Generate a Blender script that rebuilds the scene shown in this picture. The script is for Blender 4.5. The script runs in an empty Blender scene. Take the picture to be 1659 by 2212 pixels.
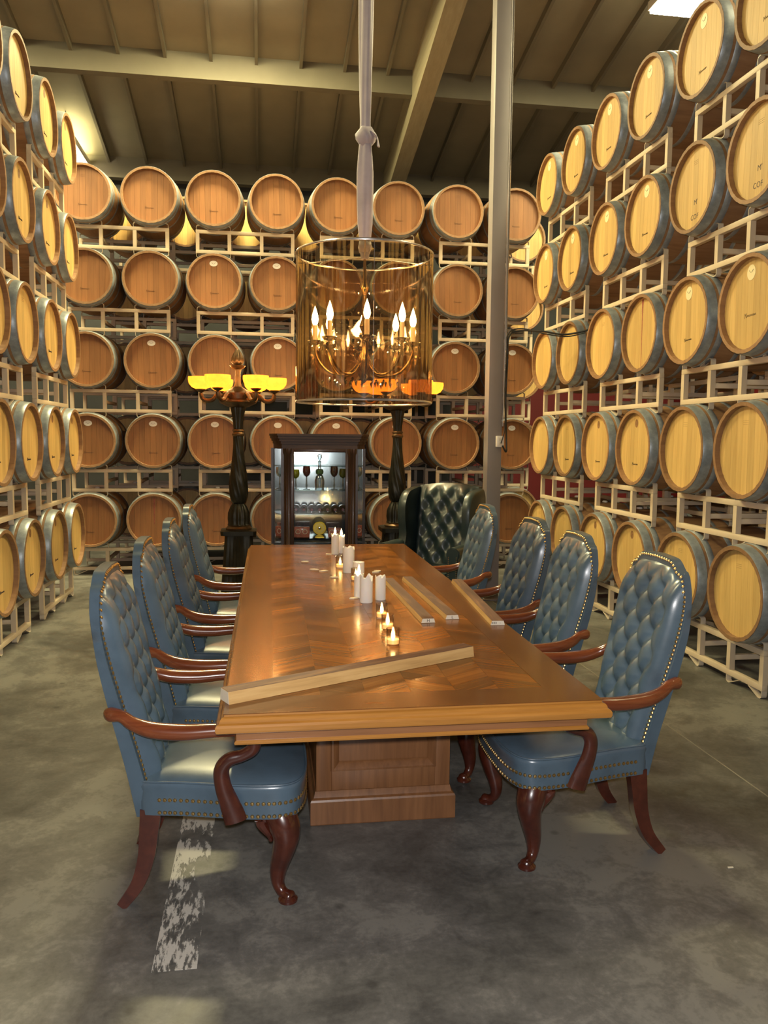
import bpy, bmesh, math, random
import numpy as np
from mathutils import Vector, Matrix
random.seed(7)
PI = math.pi
C = bpy.context.scene.collection
SC = bpy.context.scene

# ------------------------------------------------------------------ camera
cam_d = bpy.data.cameras.new('camera'); cam = bpy.data.objects.new('camera', cam_d); C.objects.link(cam)
SC.camera = cam
F_PX, YAW, PITCH, ROLL, CAM_H = 1726.6, 0.1531, 0.0914, 0.0097, 1.616
cam_d.sensor_fit = 'AUTO'; cam_d.sensor_width = 36.0; cam_d.lens = F_PX * 36.0 / 2212.0
cam_d.clip_start = 0.02; cam_d.clip_end = 100
_f = Vector((math.sin(YAW)*math.cos(PITCH), math.cos(YAW)*math.cos(PITCH), -math.sin(PITCH)))
_r = Vector((math.cos(YAW), -math.sin(YAW), 0)); _u = _r.cross(_f)
_r2 = _r*math.cos(ROLL) + _u*math.sin(ROLL); _u2 = -_r*math.sin(ROLL) + _u*math.cos(ROLL)
m = Matrix((_r2, _u2, -_f)).transposed().to_4x4(); m.translation = (0, 0, CAM_H)
cam.matrix_world = m

# ------------------------------------------------------------------ world, exposure, lights
w = bpy.data.worlds.new('world'); SC.world = w; w.use_nodes = True
w.node_tree.nodes['Background'].inputs[0].default_value = (0.9, 0.8, 0.62, 1)
w.node_tree.nodes['Background'].inputs[1].default_value = 0.02
SC.view_settings.view_transform = 'Standard'; SC.view_settings.look = 'None'
SC.view_settings.exposure = 0.0; SC.view_settings.gamma = 1.0; SC.view_settings.use_curve_mapping = False
WARM = (1.0, 0.87, 0.42)
def light(name, typ, loc, power, col, size=0.1, rot=None, sy=None):
    d = bpy.data.lights.new(name, typ); d.energy = power; d.color = col
    if typ == 'AREA':
        d.size = size
        if sy: d.shape = 'RECTANGLE'; d.size_y = sy
    else: d.shadow_soft_size = size
    o = bpy.data.objects.new(name, d); C.objects.link(o); o.location = loc
    if rot: o.rotation_euler = rot
    return o
# the photographer's flash, just above the lens
light('camera_flash', 'POINT', (0.0, -0.02, CAM_H + 0.07), 300, (1.0, 0.97, 0.95), 0.025)
LAMP_POWER = 300          # warehouse ceiling fixtures (built below, light inside each fixture)
# ------------------------------------------------------------------ helpers
def tag(o, label=None, cat=None, group=None, kind=None):
    if label: o['label'] = label
    if cat: o['category'] = cat
    if group: o['group'] = group
    if kind: o['kind'] = kind
    return o
def empty(name, loc=(0, 0, 0), rz=0):
    o = bpy.data.objects.new(name, None); C.objects.link(o); o.location = loc; o.rotation_euler = (0, 0, rz)
    o.empty_display_size = 0.1
    return o
def ob(name, me, mat=None, parent=None, loc=(0, 0, 0), rot=(0, 0, 0), scale=(1, 1, 1)):
    o = bpy.data.objects.new(name, me); C.objects.link(o)
    o.location = loc; o.rotation_euler = rot; o.scale = scale
    if parent: o.parent = parent
    if mat and not me.materials: me.materials.append(mat)
    return o
def copy_tree(o, parent=None):
    c = o.copy(); C.objects.link(c); c.parent = parent
    for ch in o.children: copy_tree(ch, c)
    return c
def lerp(a, b, t): return a + (b-a)*t
def ci(x, xs, ys):
    """smooth (monotone-ish cubic) interpolation"""
    if x <= xs[0]: return ys[0]
    if x >= xs[-1]: return ys[-1]
    i = 0
    while xs[i+1] < x: i += 1
    n = len(xs)
    def sl(k):
        if k == 0: return (ys[1]-ys[0])/(xs[1]-xs[0])
        if k == n-1: return (ys[-1]-ys[-2])/(xs[-1]-xs[-2])
        a = (ys[k]-ys[k-1])/(xs[k]-xs[k-1]); b = (ys[k+1]-ys[k])/(xs[k+1]-xs[k])
        return 0 if a*b <= 0 else 2*a*b/(a+b)
    h = xs[i+1]-xs[i]; t = (x-xs[i])/h
    return ((2*t**3-3*t**2+1)*ys[i] + (t**3-2*t**2+t)*h*sl(i) + (-2*t**3+3*t**2)*ys[i+1] + (t**3-t**2)*h*sl(i+1))
def smooth_path(P, n):
    """Catmull-Rom through points (tuples of any length), n samples"""
    P = [np.array(p, float) for p in P]; k = len(P)-1; out = []
    for s in range(n):
        t = s/(n-1)*k; i = min(int(t), k-1); f = t-i
        p0 = P[max(i-1, 0)]; p1 = P[i]; p2 = P[i+1]; p3 = P[min(i+2, k)]
        out.append(0.5*((2*p1)+(-p0+p2)*f+(2*p0-5*p1+4*p2-p3)*f*f+(-p0+3*p1-3*p2+p3)*f**3))
    return out
class G:
    def __init__(s): s.V = []; s.F = []
    def add(s, V, F):
        n = len(s.V); s.V += [tuple(v) for v in V]; s.F += [tuple(i+n for i in f) for f in F]; return s
    def box(s, x0, x1, y0, y1, z0, z1, bev=0.0):
        if bev <= 0:
            V = [(x, y, z) for x in (x0, x1) for y in (y0, y1) for z in (z0, z1)]
            return s.add(V, [(0, 1, 3, 2), (4, 6, 7, 5), (0, 4, 5, 1), (2, 3, 7, 6), (0, 2, 6, 4), (1, 5, 7, 3)])
        bm = bmesh.new(); bmesh.ops.create_cube(bm, size=1)
        for v in bm.verts: v.co = (lerp(x0, x1, v.co.x+.5), lerp(y0, y1, v.co.y+.5), lerp(z0, z1, v.co.z+.5))
        bmesh.ops.bevel(bm, geom=bm.edges[:], offset=bev, segments=2, affect='EDGES', profile=0.5)
        bm.verts.index_update(); s.add([v.co[:] for v in bm.verts], [[v.index for v in f.verts] for f in bm.faces]); bm.free()
        return s
    def lathe(s, prof, seg=24, c=(0, 0, 0), axis='z', mod=None, closed=False, caps=True):
        V = []; F = []
        for i, (r, z) in enumerate(prof):
            for k in range(seg):
                a = 2*PI*k/seg; rr = r*(mod(a, z, r) if mod else 1)
                x, y = rr*math.cos(a), rr*math.sin(a)
                if axis == 'z': p = (c[0]+x, c[1]+y, c[2]+z)
                elif axis == 'y': p = (c[0]+x, c[1]+z, c[2]-y)
                else: p = (c[0]+z, c[1]+x, c[2]+y)
                V.append(p)
        n = len(prof)
        for i in range(n-1 if not closed else n):
            j = (i+1) % n
            for k in range(seg):
                k2 = (k+1) % seg; F.append((i*seg+k, i*seg+k2, j*seg+k2, j*seg+k))
        if not closed and caps:
            if prof[0][0] > 1e-5: F.append(tuple(reversed(range(seg))))
            if prof[-1][0] > 1e-5: F.append(tuple(range((n-1)*seg, n*seg)))
        return s.add(V, F)
    def tube(s, path, rad, seg=10, ref=(0, 0, 1), caps=True, closed=False, square=False):
        P = [Vector(tuple(p)[:3]) for p in path]; n = len(P); V = []; F = []; ref = Vector(ref)
        for i in range(n):
            if closed: T = P[(i+1) % n]-P[i-1]
            else: T = P[min(i+1, n-1)]-P[max(i-1, 0)]
            T.normalize(); S = T.cross(ref)
            if S.length < 1e-4: S = T.cross(Vector((1, 0, 0)))
            S.normalize(); U = S.cross(T)
            r = rad[i] if isinstance(rad, (list, tuple)) and not isinstance(rad, tuple) else rad
            a, b = (r if isinstance(r, (tuple, np.ndarray)) else (r, r))
            for k in range(seg):
                th = 2*PI*(k+(.5 if square else 0))/seg; cx, sx = math.cos(th), math.sin(th)
                if square: cx, sx = cx*1.414, sx*1.414
                V.append(P[i]+S*(a*cx)+U*(b*sx))
        for i in range(n if closed else n-1):
            j = (i+1) % n
            for k in range(seg):
                k2 = (k+1) % seg; F.append((i*seg+k, i*seg+k2, j*seg+k2, j*seg+k))
        if caps and not closed:
            F.append(tuple(reversed(range(seg)))); F.append(tuple(range((n-1)*seg, n*seg)))
        return s.add(V, F)
    def grid(s, fn, nu, nv, flip=False):
        V = [fn(i/nu, j/nv) for j in range(nv+1) for i in range(nu+1)]
        F = []
        for j in range(nv):
            for i in range(nu):
                a = j*(nu+1)+i; q = (a, a+1, a+nu+2, a+nu+1); F.append(q[::-1] if flip else q)
        return s.add(V, F)
    def prism(s, pts, lo, hi, axis='z'):
        n = len(pts); V = []
        for d in (lo, hi):
            for a, b in pts: V.append({'z': (a, b, d), 'y': (a, d, b), 'x': (d, a, b)}[axis])
        F = [tuple(reversed(range(n))), tuple(range(n, 2*n))]+[(i, (i+1) % n, n+(i+1) % n, n+i) for i in range(n)]
        return s.add(V, F)
    def rings(s, rings, cap0=True, cap1=True):
        n = len(rings[0]); V = [p for r in rings for p in r]; F = []
        for i in range(len(rings)-1):
            for k in range(n):
                k2 = (k+1) % n; F.append((i*n+k, i*n+k2, (i+1)*n+k2, (i+1)*n+k))
        if cap0: F.append(tuple(reversed(range(n))))
        if cap1: F.append(tuple(range((len(rings)-1)*n, len(rings)*n)))
        return s.add(V, F)
    def mesh(s, name, mat=None, smooth=True, ang=35, fix=True):
        me = bpy.data.meshes.new(name); me.from_pydata(s.V, [], s.F); me.update()
        if fix:
            bm = bmesh.new(); bm.from_mesh(me); bmesh.ops.recalc_face_normals(bm, faces=bm.faces); bm.to_mesh(me); bm.free()
        if smooth:
            me.shade_smooth(); me.set_sharp_from_angle(angle=math.radians(ang))
        if mat: me.materials.append(mat)
        return me
def part(name, g, mat, parent=None, smooth=True, ang=35, **k):
    return ob(name, g.mesh(name, mat, smooth, ang), None, parent, **k)
def box(name, mat, parent, x0, x1, y0, y1, z0, z1, bev=0.0):
    return part(name, G().box(x0, x1, y0, y1, z0, z1, bev), mat, parent)

# ------------------------------------------------------------------ materials
def nm(name):
    m = bpy.data.materials.new(name); m.use_nodes = True
    nt = m.node_tree; b = nt.nodes['Principled BSDF']; return m, nt, b
def N(nt, t, **k):
    n = nt.nodes.new(t)
    for a, v in k.items():
        if a.startswith('i_'): n.inputs[int(a[2:]) if a[2:].isdigit() else a[2:].replace('_', ' ')].default_value = v
        else: setattr(n, a, v)
    return n
def ramp(nt, stops, src):
    r = N(nt, 'ShaderNodeValToRGB'); e = r.color_ramp.elements
    while len(e) < len(stops): e.new(0.5)
    for i, (p, c) in enumerate(stops): e[i].position = p; e[i].color = (*c, 1)
    nt.links.new(src, r.inputs[0]); return r.outputs[0]
def coords(nt, scale=(1, 1, 1), rnd=True):
    tc = N(nt, 'ShaderNodeTexCoord'); v = tc.outputs['Object']
    if rnd:
        oi = N(nt, 'ShaderNodeObjectInfo'); mu = N(nt, 'ShaderNodeMath', operation='MULTIPLY', i_1=37.0); nt.links.new(oi.outputs['Random'], mu.inputs[0])
        cb = N(nt, 'ShaderNodeCombineXYZ'); [nt.links.new(mu.outputs[0], cb.inputs[i]) for i in range(3)]
        ad = N(nt, 'ShaderNodeVectorMath', operation='ADD'); nt.links.new(v, ad.inputs[0]); nt.links.new(cb.outputs[0], ad.inputs[1]); v = ad.outputs[0]
    mp = N(nt, 'ShaderNodeMapping'); mp.inputs['Scale'].default_value = scale; nt.links.new(v, mp.inputs[0]); return mp.outputs[0]
def noise(nt, vec, scale, detail=4, rough=.55, dist=0):
    n = N(nt, 'ShaderNodeTexNoise'); n.inputs['Scale'].default_value = scale; n.inputs['Detail'].default_value = detail
    n.inputs['Roughness'].default_value = rough; n.inputs['Distortion'].default_value = dist; nt.links.new(vec, n.inputs['Vector']); return n.outputs['Fac']
def bump(nt, b, src, strength=.2, dist=.01):
    bp = N(nt, 'ShaderNodeBump'); bp.inputs['Strength'].default_value = strength; bp.inputs['Distance'].default_value = dist
    nt.links.new(src, bp.inputs['Height']); nt.links.new(bp.outputs[0], b.inputs['Normal'])
def setp(b, **k):
    for a, v in k.items(): b.inputs[a.replace('_', ' ')].default_value = v
def plain(name, col, rough=.5, metal=0, coat=0, var=.12, scale=6, bmp=0, bscale=60, **kw):
    m, nt, b = nm(name)
    v = coords(nt); n = noise(nt, v, scale)
    c = [x for x in col]
    nt.links.new(ramp(nt, [(.3, [x*(1-var) for x in c]), (.7, [min(1, x*(1+var)) for x in c])], n), b.inputs['Base Color'])
    setp(b, Roughness=rough, Metallic=metal, Coat_Weight=coat, Coat_Roughness=.12)
    for a, x in kw.items(): b.inputs[a.replace('_', ' ')].default_value = x
    if bmp: bump(nt, b, noise(nt, v, bscale, 3), bmp, .003)
    return m
def wood(name, c1, c2, c3, st=(1, 1, 12), scale=5, rough=.5, coat=0, tone=.0, bmp=.08, spec=.5):
    """grain runs along the axis with the smallest stretch factor"""
    m, nt, b = nm(name); v = coords(nt, st); n = noise(nt, v, scale, 6, .6, .4)
    col = ramp(nt, [(.25, c1), (.5, c2), (.78, c3)], n)
    if tone:
        oi = N(nt, 'ShaderNodeObjectInfo'); mr = N(nt, 'ShaderNodeMapRange'); mr.inputs['To Min'].default_value = 1-tone; mr.inputs['To Max'].default_value = 1+tone*.6
        nt.links.new(oi.outputs['Random'], mr.inputs[0]); vm = N(nt, 'ShaderNodeVectorMath', operation='SCALE'); nt.links.new(col, vm.inputs[0]); nt.links.new(mr.outputs[0], vm.inputs['Scale']); col = vm.outputs[0]
    nt.links.new(col, b.inputs['Base Color']); setp(b, Roughness=rough, Coat_Weight=coat, Coat_Roughness=.1)
    if bmp: bump(nt, b, n, bmp, .003)
    b.inputs['Specular IOR Level'].default_value = spec
    return m
def emit(name, col, strength, base=None):
    m, nt, b = nm(name); setp(b, Roughness=.4); b.inputs['Base Color'].default_value = (*(base or col), 1)
    b.inputs['Emission Color'].default_value = (*col, 1); b.inputs['Emission Strength'].default_value = strength; return m
def glass(name, tint=(.95, .97, .96), refl=.08, rough=.02, fres=True):
    m = bpy.data.materials.new(name); m.use_nodes = True; nt = m.node_tree; nt.nodes.clear()
    out = N(nt, 'ShaderNodeOutputMaterial'); mix = N(nt, 'ShaderNodeMixShader'); t = N(nt, 'ShaderNodeBsdfTransparent'); g = N(nt, 'ShaderNodeBsdfGlossy')
    t.inputs[0].default_value = (*tint, 1); g.inputs['Roughness'].default_value = rough
    if fres:
        f = N(nt, 'ShaderNodeLayerWeight'); f.inputs['Blend'].default_value = refl*4
        mr = N(nt, 'ShaderNodeMapRange'); mr.inputs['To Min'].default_value = refl; mr.inputs['To Max'].default_value = .8; nt.links.new(f.outputs['Facing'], mr.inputs[0]); 
        pw = N(nt, 'ShaderNodeMath', operation='POWER', i_1=2.5); nt.links.new(f.outputs['Facing'], pw.inputs[0]); nt.links.new(pw.outputs[0], mr.inputs[0])
        nt.links.new(mr.outputs[0], mix.inputs[0])
    else: mix.inputs[0].default_value = refl
    nt.links.new(t.outputs[0], mix.inputs[1]); nt.links.new(g.outputs[0], mix.inputs[2]); nt.links.new(mix.outputs[0], out.inputs[0]); return m

M = {}
M['head'] = wood('oak_head', (.50, .315, .100), (.58, .38, .130), (.65, .44, .165), (14, 14, .9), 3, .55, 0, .16, .05)
M['head_aged'] = wood('aged_oak_head', (.215, .088, .027), (.265, .112, .036), (.315, .140, .047), (14, 14, .9), 3, .55, 0, .16, .05)  # darker, browner oak colour for the heads of the back stack
M['stave'] = wood('oak_stave', (.20, .105, .048), (.27, .145, .066), (.33, .19, .09), (9, .6, 9), 3, .6, 0, .2, .1)
M['hoop'] = None
def hoop_mat():
    m, nt, b = nm('galvanised_hoop'); v = coords(nt); n = noise(nt, v, 14, 5, .65)
    nt.links.new(ramp(nt, [(.3, (.19, .215, .23)), (.55, (.28, .31, .335)), (.8, (.42, .455, .50))], n), b.inputs['Base Color'])
    setp(b, Metallic=.35, Roughness=.38); bump(nt, b, n, .06, .002); return m
M['hoop'] = hoop_mat()
M['rack'] = plain('beige_rack_paint', (.60, .49, .35), .5, 0, 0, .10, 3, .05, 40)
M['strap'] = plain('beige_strap_paint', (.64, .55, .42), .45, .1, 0, .12, 8)
M['white_label'] = plain('white_sticker', (.82, .80, .74), .5, 0, 0, .03)
M['yellow_label'] = plain('cream_sticker', (.80, .70, .42), .5, 0, 0, .05)
M['dark_brand'] = plain('burnt_brand', (.22, .11, .04), .7, 0, 0, .3, 60)
M['ink'] = plain('dark_ink', (.06, .04, .03), .6)
M['wine_stain'] = plain('wine_stain', (.30, .07, .05), .6, 0, 0, .3, 40)
M['leather'] = None
def leather(name, c, r=.34):
    m, nt, b = nm(name); v = coords(nt); n1 = noise(nt, v, 7, 4); n2 = noise(nt, v, 220, 2)
    nt.links.new(ramp(nt, [(.28, [x*.72 for x in c]), (.5, c), (.8, [x*1.22 for x in c])], n1), b.inputs['Base Color'])
    mx = N(nt, 'ShaderNodeMath', operation='MULTIPLY_ADD', i_1=.25); nt.links.new(n2, mx.inputs[0]); nt.links.new(n1, mx.inputs[2])
    setp(b, Roughness=r, Coat_Weight=.25, Coat_Roughness=.22); b.inputs['Specular IOR Level'].default_value = .55
    bump(nt, b, mx.outputs[0], .12, .004); return m
M['leather'] = leather('blue_leather', (.072, .112, .154), .30)
M['green_leather'] = leather('dark_green_leather', (.016, .031, .034), .44)
M['mahogany'] = wood('mahogany', (.035, .007, .004), (.062, .013, .007), (.095, .022, .010), (6, 6, 6), 3, .28, .7, 0, .02)
M['mahogany_arm'] = wood('mahogany_arm', (.10, .024, .009), (.16, .040, .014), (.23, .065, .022), (1.2, 18, 18), 3, .25, .8, 0, .02)
M['brass'] = plain('aged_brass', (.50, .34, .14), .32, .95, 0, .2, 40)
M['table'] = wood('table_walnut', (.095, .031, .007), (.135, .046, .010), (.18, .065, .015), (2, 14, 14), 3, .26, .15, 0, .02, .38)
M['table_edge'] = wood('table_edge', (.30, .125, .022), (.38, .165, .032), (.46, .21, .048), (1, 16, 16), 3, .26, .5, 0, .03)
M['table_side'] = wood('table_side', (.18, .076, .028), (.25, .108, .042), (.31, .14, .058), (.9, 14, 14), 3, .35, .3, 0, .03)
M['parquet'] = wood('parquet_piece', (.15, .045, .006), (.23, .076, .010), (.32, .115, .018), (1.2, 30, 30), 2.2, .26, .15, .5, .06, .38)
M['pedestal'] = wood('pedestal_wood', (.14, .058, .022), (.20, .085, .032), (.26, .115, .045), (12, 12, .9), 3, .4, .25, 0, .04)
M['stave_block'] = wood('block_top', (.075, .034, .028), (.14, .065, .045), (.34, .18, .08), (1.2, 9, 9), 2.2, .6, 0, .1, .05)
M['block_raw'] = wood('block_raw', (.42, .25, .09), (.55, .34, .13), (.66, .44, .19), (1.5, 20, 20), 3, .6, 0, .1, .05)
M['paper'] = plain('paper', (.72, .66, .54), .7, 0, 0, .04)
M['wax'] = plain('white_wax', (.90, .86, .81), .45, 0, 0, .03); M['wax'].node_tree.nodes['Principled BSDF'].inputs['Subsurface Weight'].default_value = .3
M['wax'].node_tree.nodes['Principled BSDF'].inputs['Subsurface Radius'].default_value = (.02, .012, .008)
M['wax_chip'] = plain('wax_chip', (.78, .68, .50), .5)
M['flame'] = emit('flame', (1.0, .62, .22), 38)
M['joint'] = plain('joint_filler', (.24, .22, .18), .7)
M['wick'] = plain('wick', (.02, .015, .01), .8)
M['glass'] = glass('clear_glass', (.95, .97, .96), .025, .0)
M['cup'] = glass('votive_glass', (.93, .90, .86), .16, .03)
M['shelf_glass'] = glass('shelf_glass', (.82, .92, .90), .12)
M['film'] = None
M['dark_wood'] = wood('dark_cabinet_wood', (.022, .009, .006), (.040, .017, .010), (.065, .028, .015), (10, 10, 1), 3, .36, .2, 0, .03)
M['dark_matte'] = wood('dark_crown_wood', (.022, .009, .006), (.040, .017, .010), (.065, .028, .015), (1, 10, 10), 3, .55, 0, 0, .03)
M['bronze'] = plain('dark_bronze', (.030, .028, .020), .42, .6, 0, .35, 9, .15, 60)
M['bronze_gold'] = plain('gilded_bronze', (.12, .072, .032), .42, .7, 0, .4, 14, .2, 70)
def bowl_mat():
    m = bpy.data.materials.new('alabaster_bowl'); m.use_nodes = True; nt = m.node_tree; nt.nodes.clear()
    out = N(nt, 'ShaderNodeOutputMaterial'); mix = N(nt, 'ShaderNodeMixShader'); d = N(nt, 'ShaderNodeBsdfDiffuse'); tr = N(nt, 'ShaderNodeBsdfTranslucent'); em = N(nt, 'ShaderNodeEmission'); ad = N(nt, 'ShaderNodeAddShader')
    n = noise(nt, coords(nt), 30, 3); cr = ramp(nt, [(.3, (.92, .50, .15)), (.7, (1.0, .60, .20))], n)
    nt.links.new(cr, tr.inputs[0]); d.inputs[0].default_value = (.8, .55, .25, 1); mix.inputs[0].default_value = .75
    em.inputs[0].default_value = (1.0, .42, .06, 1); em.inputs[1].default_value = .3
    nt.links.new(d.outputs[0], mix.inputs[1]); nt.links.new(tr.outputs[0], mix.inputs[2]); nt.links.new(mix.outputs[0], ad.inputs[0]); nt.links.new(em.outputs[0], ad.inputs[1]); nt.links.new(ad.outputs[0], out.inputs[0]); return m
M['bowl'] = bowl_mat()
M['bulb'] = emit('flame_bulb', (1.0, .66, .28), 55)
M['sleeve'] = plain('candle_sleeve', (.75, .55, .35), .5)
M['crystal'] = glass('crystal', (.9, .82, .66), .35, .03)
M['gilt'] = plain('gilt_metal', (.42, .25, .09), .25, .95, 0, .2, 30)
M['chrome'] = plain('chrome_rim', (.75, .70, .68), .2, .9, 0, .05)
M['fabric'] = plain('lilac_fabric', (.30, .25, .265), .55, 0, 0, .12, 10, .2, 30, Sheen_Weight=.3)
M['post'] = plain('grey_post_paint', (.25, .225, .225), .5, 0, 0, .06, 3, .04, 50)
M['roof'] = plain('roof_deck', (.185, .163, .113), .75, 0, 0, .12, 1.5, .1, 30)
M['purlin'] = plain('purlin_paint', (.125, .111, .078), .7, 0, 0, .10, 2)
M['beam'] = wood('glulam', (.23, .20, .13), (.275, .24, .16), (.32, .285, .195), (10, .5, 10), 2, .65, 0, 0, .05)
M['wall'] = plain('dark_wall', (.034, .036, .038), .7, 0, 0, .25, 2)
M['red_wall'] = plain('red_wall', (.13, .006, .008), .6, 0, 0, .15, 2)
M['black'] = plain('black_rubber', (.012, .012, .012), .45)
M['white_plastic'] = plain('white_plastic', (.75, .73, .70), .4, 0, 0, .03)
M['dark_glass'] = plain('dark_bottle_glass', (.010, .012, .009), .05, 0, 0, .2)
M['foil'] = plain('red_foil', (.10, .010, .02), .4, 0)
M['red_glass'] = glass('ruby_glass', (.40, .04, .08), .15, .03)
M['green_glass'] = glass('emerald_glass', (.06, .50, .28), .18, .03)
M['gold_glass'] = glass('yellow_glass', (.65, .62, .10), .15, .03)
M['clear'] = glass('cut_glass', (.82, .88, .90), .22, .05)
M['pink'] = plain('pink_stone', (.42, .13, .09), .45, 0, .2, .35, 40)
M['gold_disc'] = plain('gold_disc', (.62, .42, .05), .28, .85, 0, .1, 20)
M['lampwhite'] = emit('fixture_diffuser', (1.0, .86, .58), 45)
def mirror():
    m, nt, b = nm('old_mirror'); v = coords(nt); n = noise(nt, v, 9, 4)
    nt.links.new(ramp(nt, [(.3, (.52, .58, .62)), (.7, (.70, .76, .80))], n), b.inputs['Base Color'])
    setp(b, Metallic=1.0, Roughness=.085); return m
M['mirror'] = mirror()
def film():
    m = bpy.data.materials.new('amber_mirror_film'); m.use_nodes = True; nt = m.node_tree; nt.nodes.clear()
    out = N(nt, 'ShaderNodeOutputMaterial'); mix = N(nt, 'ShaderNodeMixShader'); t = N(nt, 'ShaderNodeBsdfTransparent'); g = N(nt, 'ShaderNodeBsdfGlossy')
    t.inputs[0].default_value = (.82, .71, .53, 1); g.inputs[0].default_value = (.80, .70, .58, 1); g.inputs['Roughness'].default_value = .06
    f = N(nt, 'ShaderNodeLayerWeight'); f.inputs['Blend'].default_value = .3
    mr = N(nt, 'ShaderNodeMapRange'); mr.inputs['To Min'].default_value = .26; mr.inputs['To Max'].default_value = .85; nt.links.new(f.outputs['Fresnel'], mr.inputs[0])
    nt.links.new(mr.outputs[0], mix.inputs[0]); nt.links.new(t.outputs[0], mix.inputs[1]); nt.links.new(g.outputs[0], mix.inputs[2]); nt.links.new(mix.outputs[0], out.inputs[0]); return m
M['film'] = film()
def concrete():
    m, nt, b = nm('polished_concrete'); tc = N(nt, 'ShaderNodeTexCoord'); v = tc.outputs['Object']
    n1 = noise(nt, v, 1.1, 6, .62, .5); n2 = noise(nt, v, 7, 8, .7, .6); n3 = noise(nt, v, 45, 5, .65)
    a = N(nt, 'ShaderNodeMath', operation='MULTIPLY_ADD', i_1=.55); nt.links.new(n2, a.inputs[0]); nt.links.new(n1, a.inputs[2])
    a2 = N(nt, 'ShaderNodeMath', operation='MULTIPLY_ADD', i_1=.24); nt.links.new(n3, a2.inputs[0]); nt.links.new(a.outputs[0], a2.inputs[2])
    col = ramp(nt, [(.64, (.044, .043, .041)), (.80, (.092, .090, .084)), (.92, (.140, .136, .126)), (1.0, (.20, .194, .176))], a2.outputs[0])
    # dark round spots
    vo = N(nt, 'ShaderNodeTexVoronoi'); vo.inputs['Scale'].default_value = 4.2; nt.links.new(v, vo.inputs['Vector'])
    sp = N(nt, 'ShaderNodeMapRange'); sp.inputs['From Min'].default_value = .04; sp.inputs['From Max'].default_value = .10; sp.inputs['To Min'].default_value = .62; nt.links.new(vo.outputs['Distance'], sp.inputs[0])
    sc = N(nt, 'ShaderNodeVectorMath', operation='SCALE'); nt.links.new(col, sc.inputs[0]); nt.links.new(sp.outputs[0], sc.inputs['Scale'])
    nt.links.new(sc.outputs[0], b.inputs['Base Color'])
    rr = N(nt, 'ShaderNodeMapRange'); rr.inputs['To Min'].default_value = .32; rr.inputs['To Max'].default_value = .62; nt.links.new(n2, rr.inputs[0]); nt.links.new(rr.outputs[0], b.inputs['Roughness'])
    bump(nt, b, a2.outputs[0], .05, .004); return m
M['concrete'] = concrete()
def worn_paint():
    m, nt, b = nm('worn_white_paint'); tc = N(nt, 'ShaderNodeTexCoord'); mp = N(nt, 'ShaderNodeMapping'); mp.inputs['Scale'].default_value = (60, 14, 1); nt.links.new(tc.outputs['Object'], mp.inputs[0])
    n = noise(nt, mp.outputs[0], 1, 6, .7); n2 = noise(nt, tc.outputs['Object'], 4, 3)
    a = N(nt, 'ShaderNodeMath', operation='MULTIPLY_ADD', i_1=.9); nt.links.new(n2, a.inputs[0]); nt.links.new(n, a.inputs[2])
    al = N(nt, 'ShaderNodeMapRange'); al.inputs['From Min'].default_value = .93; al.inputs['From Max'].default_value = 1.02; nt.links.new(a.outputs[0], al.inputs[0])
    nt.links.new(al.outputs[0], b.inputs['Alpha']); b.inputs['Base Color'].default_value = (.55, .53, .48, 1); setp(b, Roughness=.6); return m
M['worn'] = worn_paint()

# ------------------------------------------------------------------ the building
X0, X1, Y0, Y1 = -5.2, 7.2, -4.0, 13.4
def zr(y): return 5.85 + .21*(13.3-y)
fl = box('floor', M['concrete'], None, X0, X1, Y0, Y1, -.12, 0); tag(fl, 'stained grey polished concrete warehouse floor', 'floor', kind='structure')
part('painted_stripe', G().box(-.335, -.20, 2.36, 3.75, .0, .0012), M['worn'], fl)
for jx in (2.29,): part('floor_joint', G().box(jx-.004, jx+.004, -3.9, 13.3, .0, .0008), M['joint'], fl)
def slab(name, mat, *a):
    return tag(box(name, mat, None, *a), None, None, kind='structure')
wb = slab('wall_back', M['wall'], X0, X1, Y1, Y1+.15, 0, zr(Y1)); wb['label'] = 'dark wall far behind the barrel stacks'
wl = slab('wall_left', M['wall'], X0-.15, X0, Y0, Y1, 0, 5.9); wl['label'] = 'dark wall behind the left barrel stack'
wr = slab('wall_right', M['wall'], X1, X1+.15, Y0, Y1, 0, 5.9); wr['label'] = 'dark wall behind the right barrel stack'
wf = slab('wall_front', M['wall'], X0, X1, Y0-.15, Y0, 0, zr(Y0)); wf['label'] = 'wall behind the viewer'
for n, (a, b2, c, d, e, f) in enumerate([(X0, X0+.03, 4, Y1, 0, 2.9), (X1-.03, X1, 9.6, Y1, 0, 2.9), (3.25, X1, Y1-.04, Y1, 0, 2.9)]):
    t = slab('trim_%d' % (n+1), M['red_wall'], a, b2, c, d, e, f)
    t['label'] = ['red painted lower part of left wall', 'red painted lower part of right wall', 'red painted lower back wall at right', 'red painted lower back wall at left'][n]
g = G(); V = []
for y in (Y0, Y1+.15):
    for x in (X0-.15, X1+.15):
        for dz in (0, .12): V.append((x, y, zr(y)+dz))
g.add(V, [(0, 1, 3, 2), (4, 6, 7, 5), (0, 4, 5, 1), (2, 3, 7, 6), (0, 2, 6, 4), (1, 5, 7, 3)])
ceil = part('ceiling', g, M['roof'], smooth=False); tag(ceil, 'sloping olive-brown panel roof deck with exposed framing', 'ceiling', kind='structure')
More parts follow.
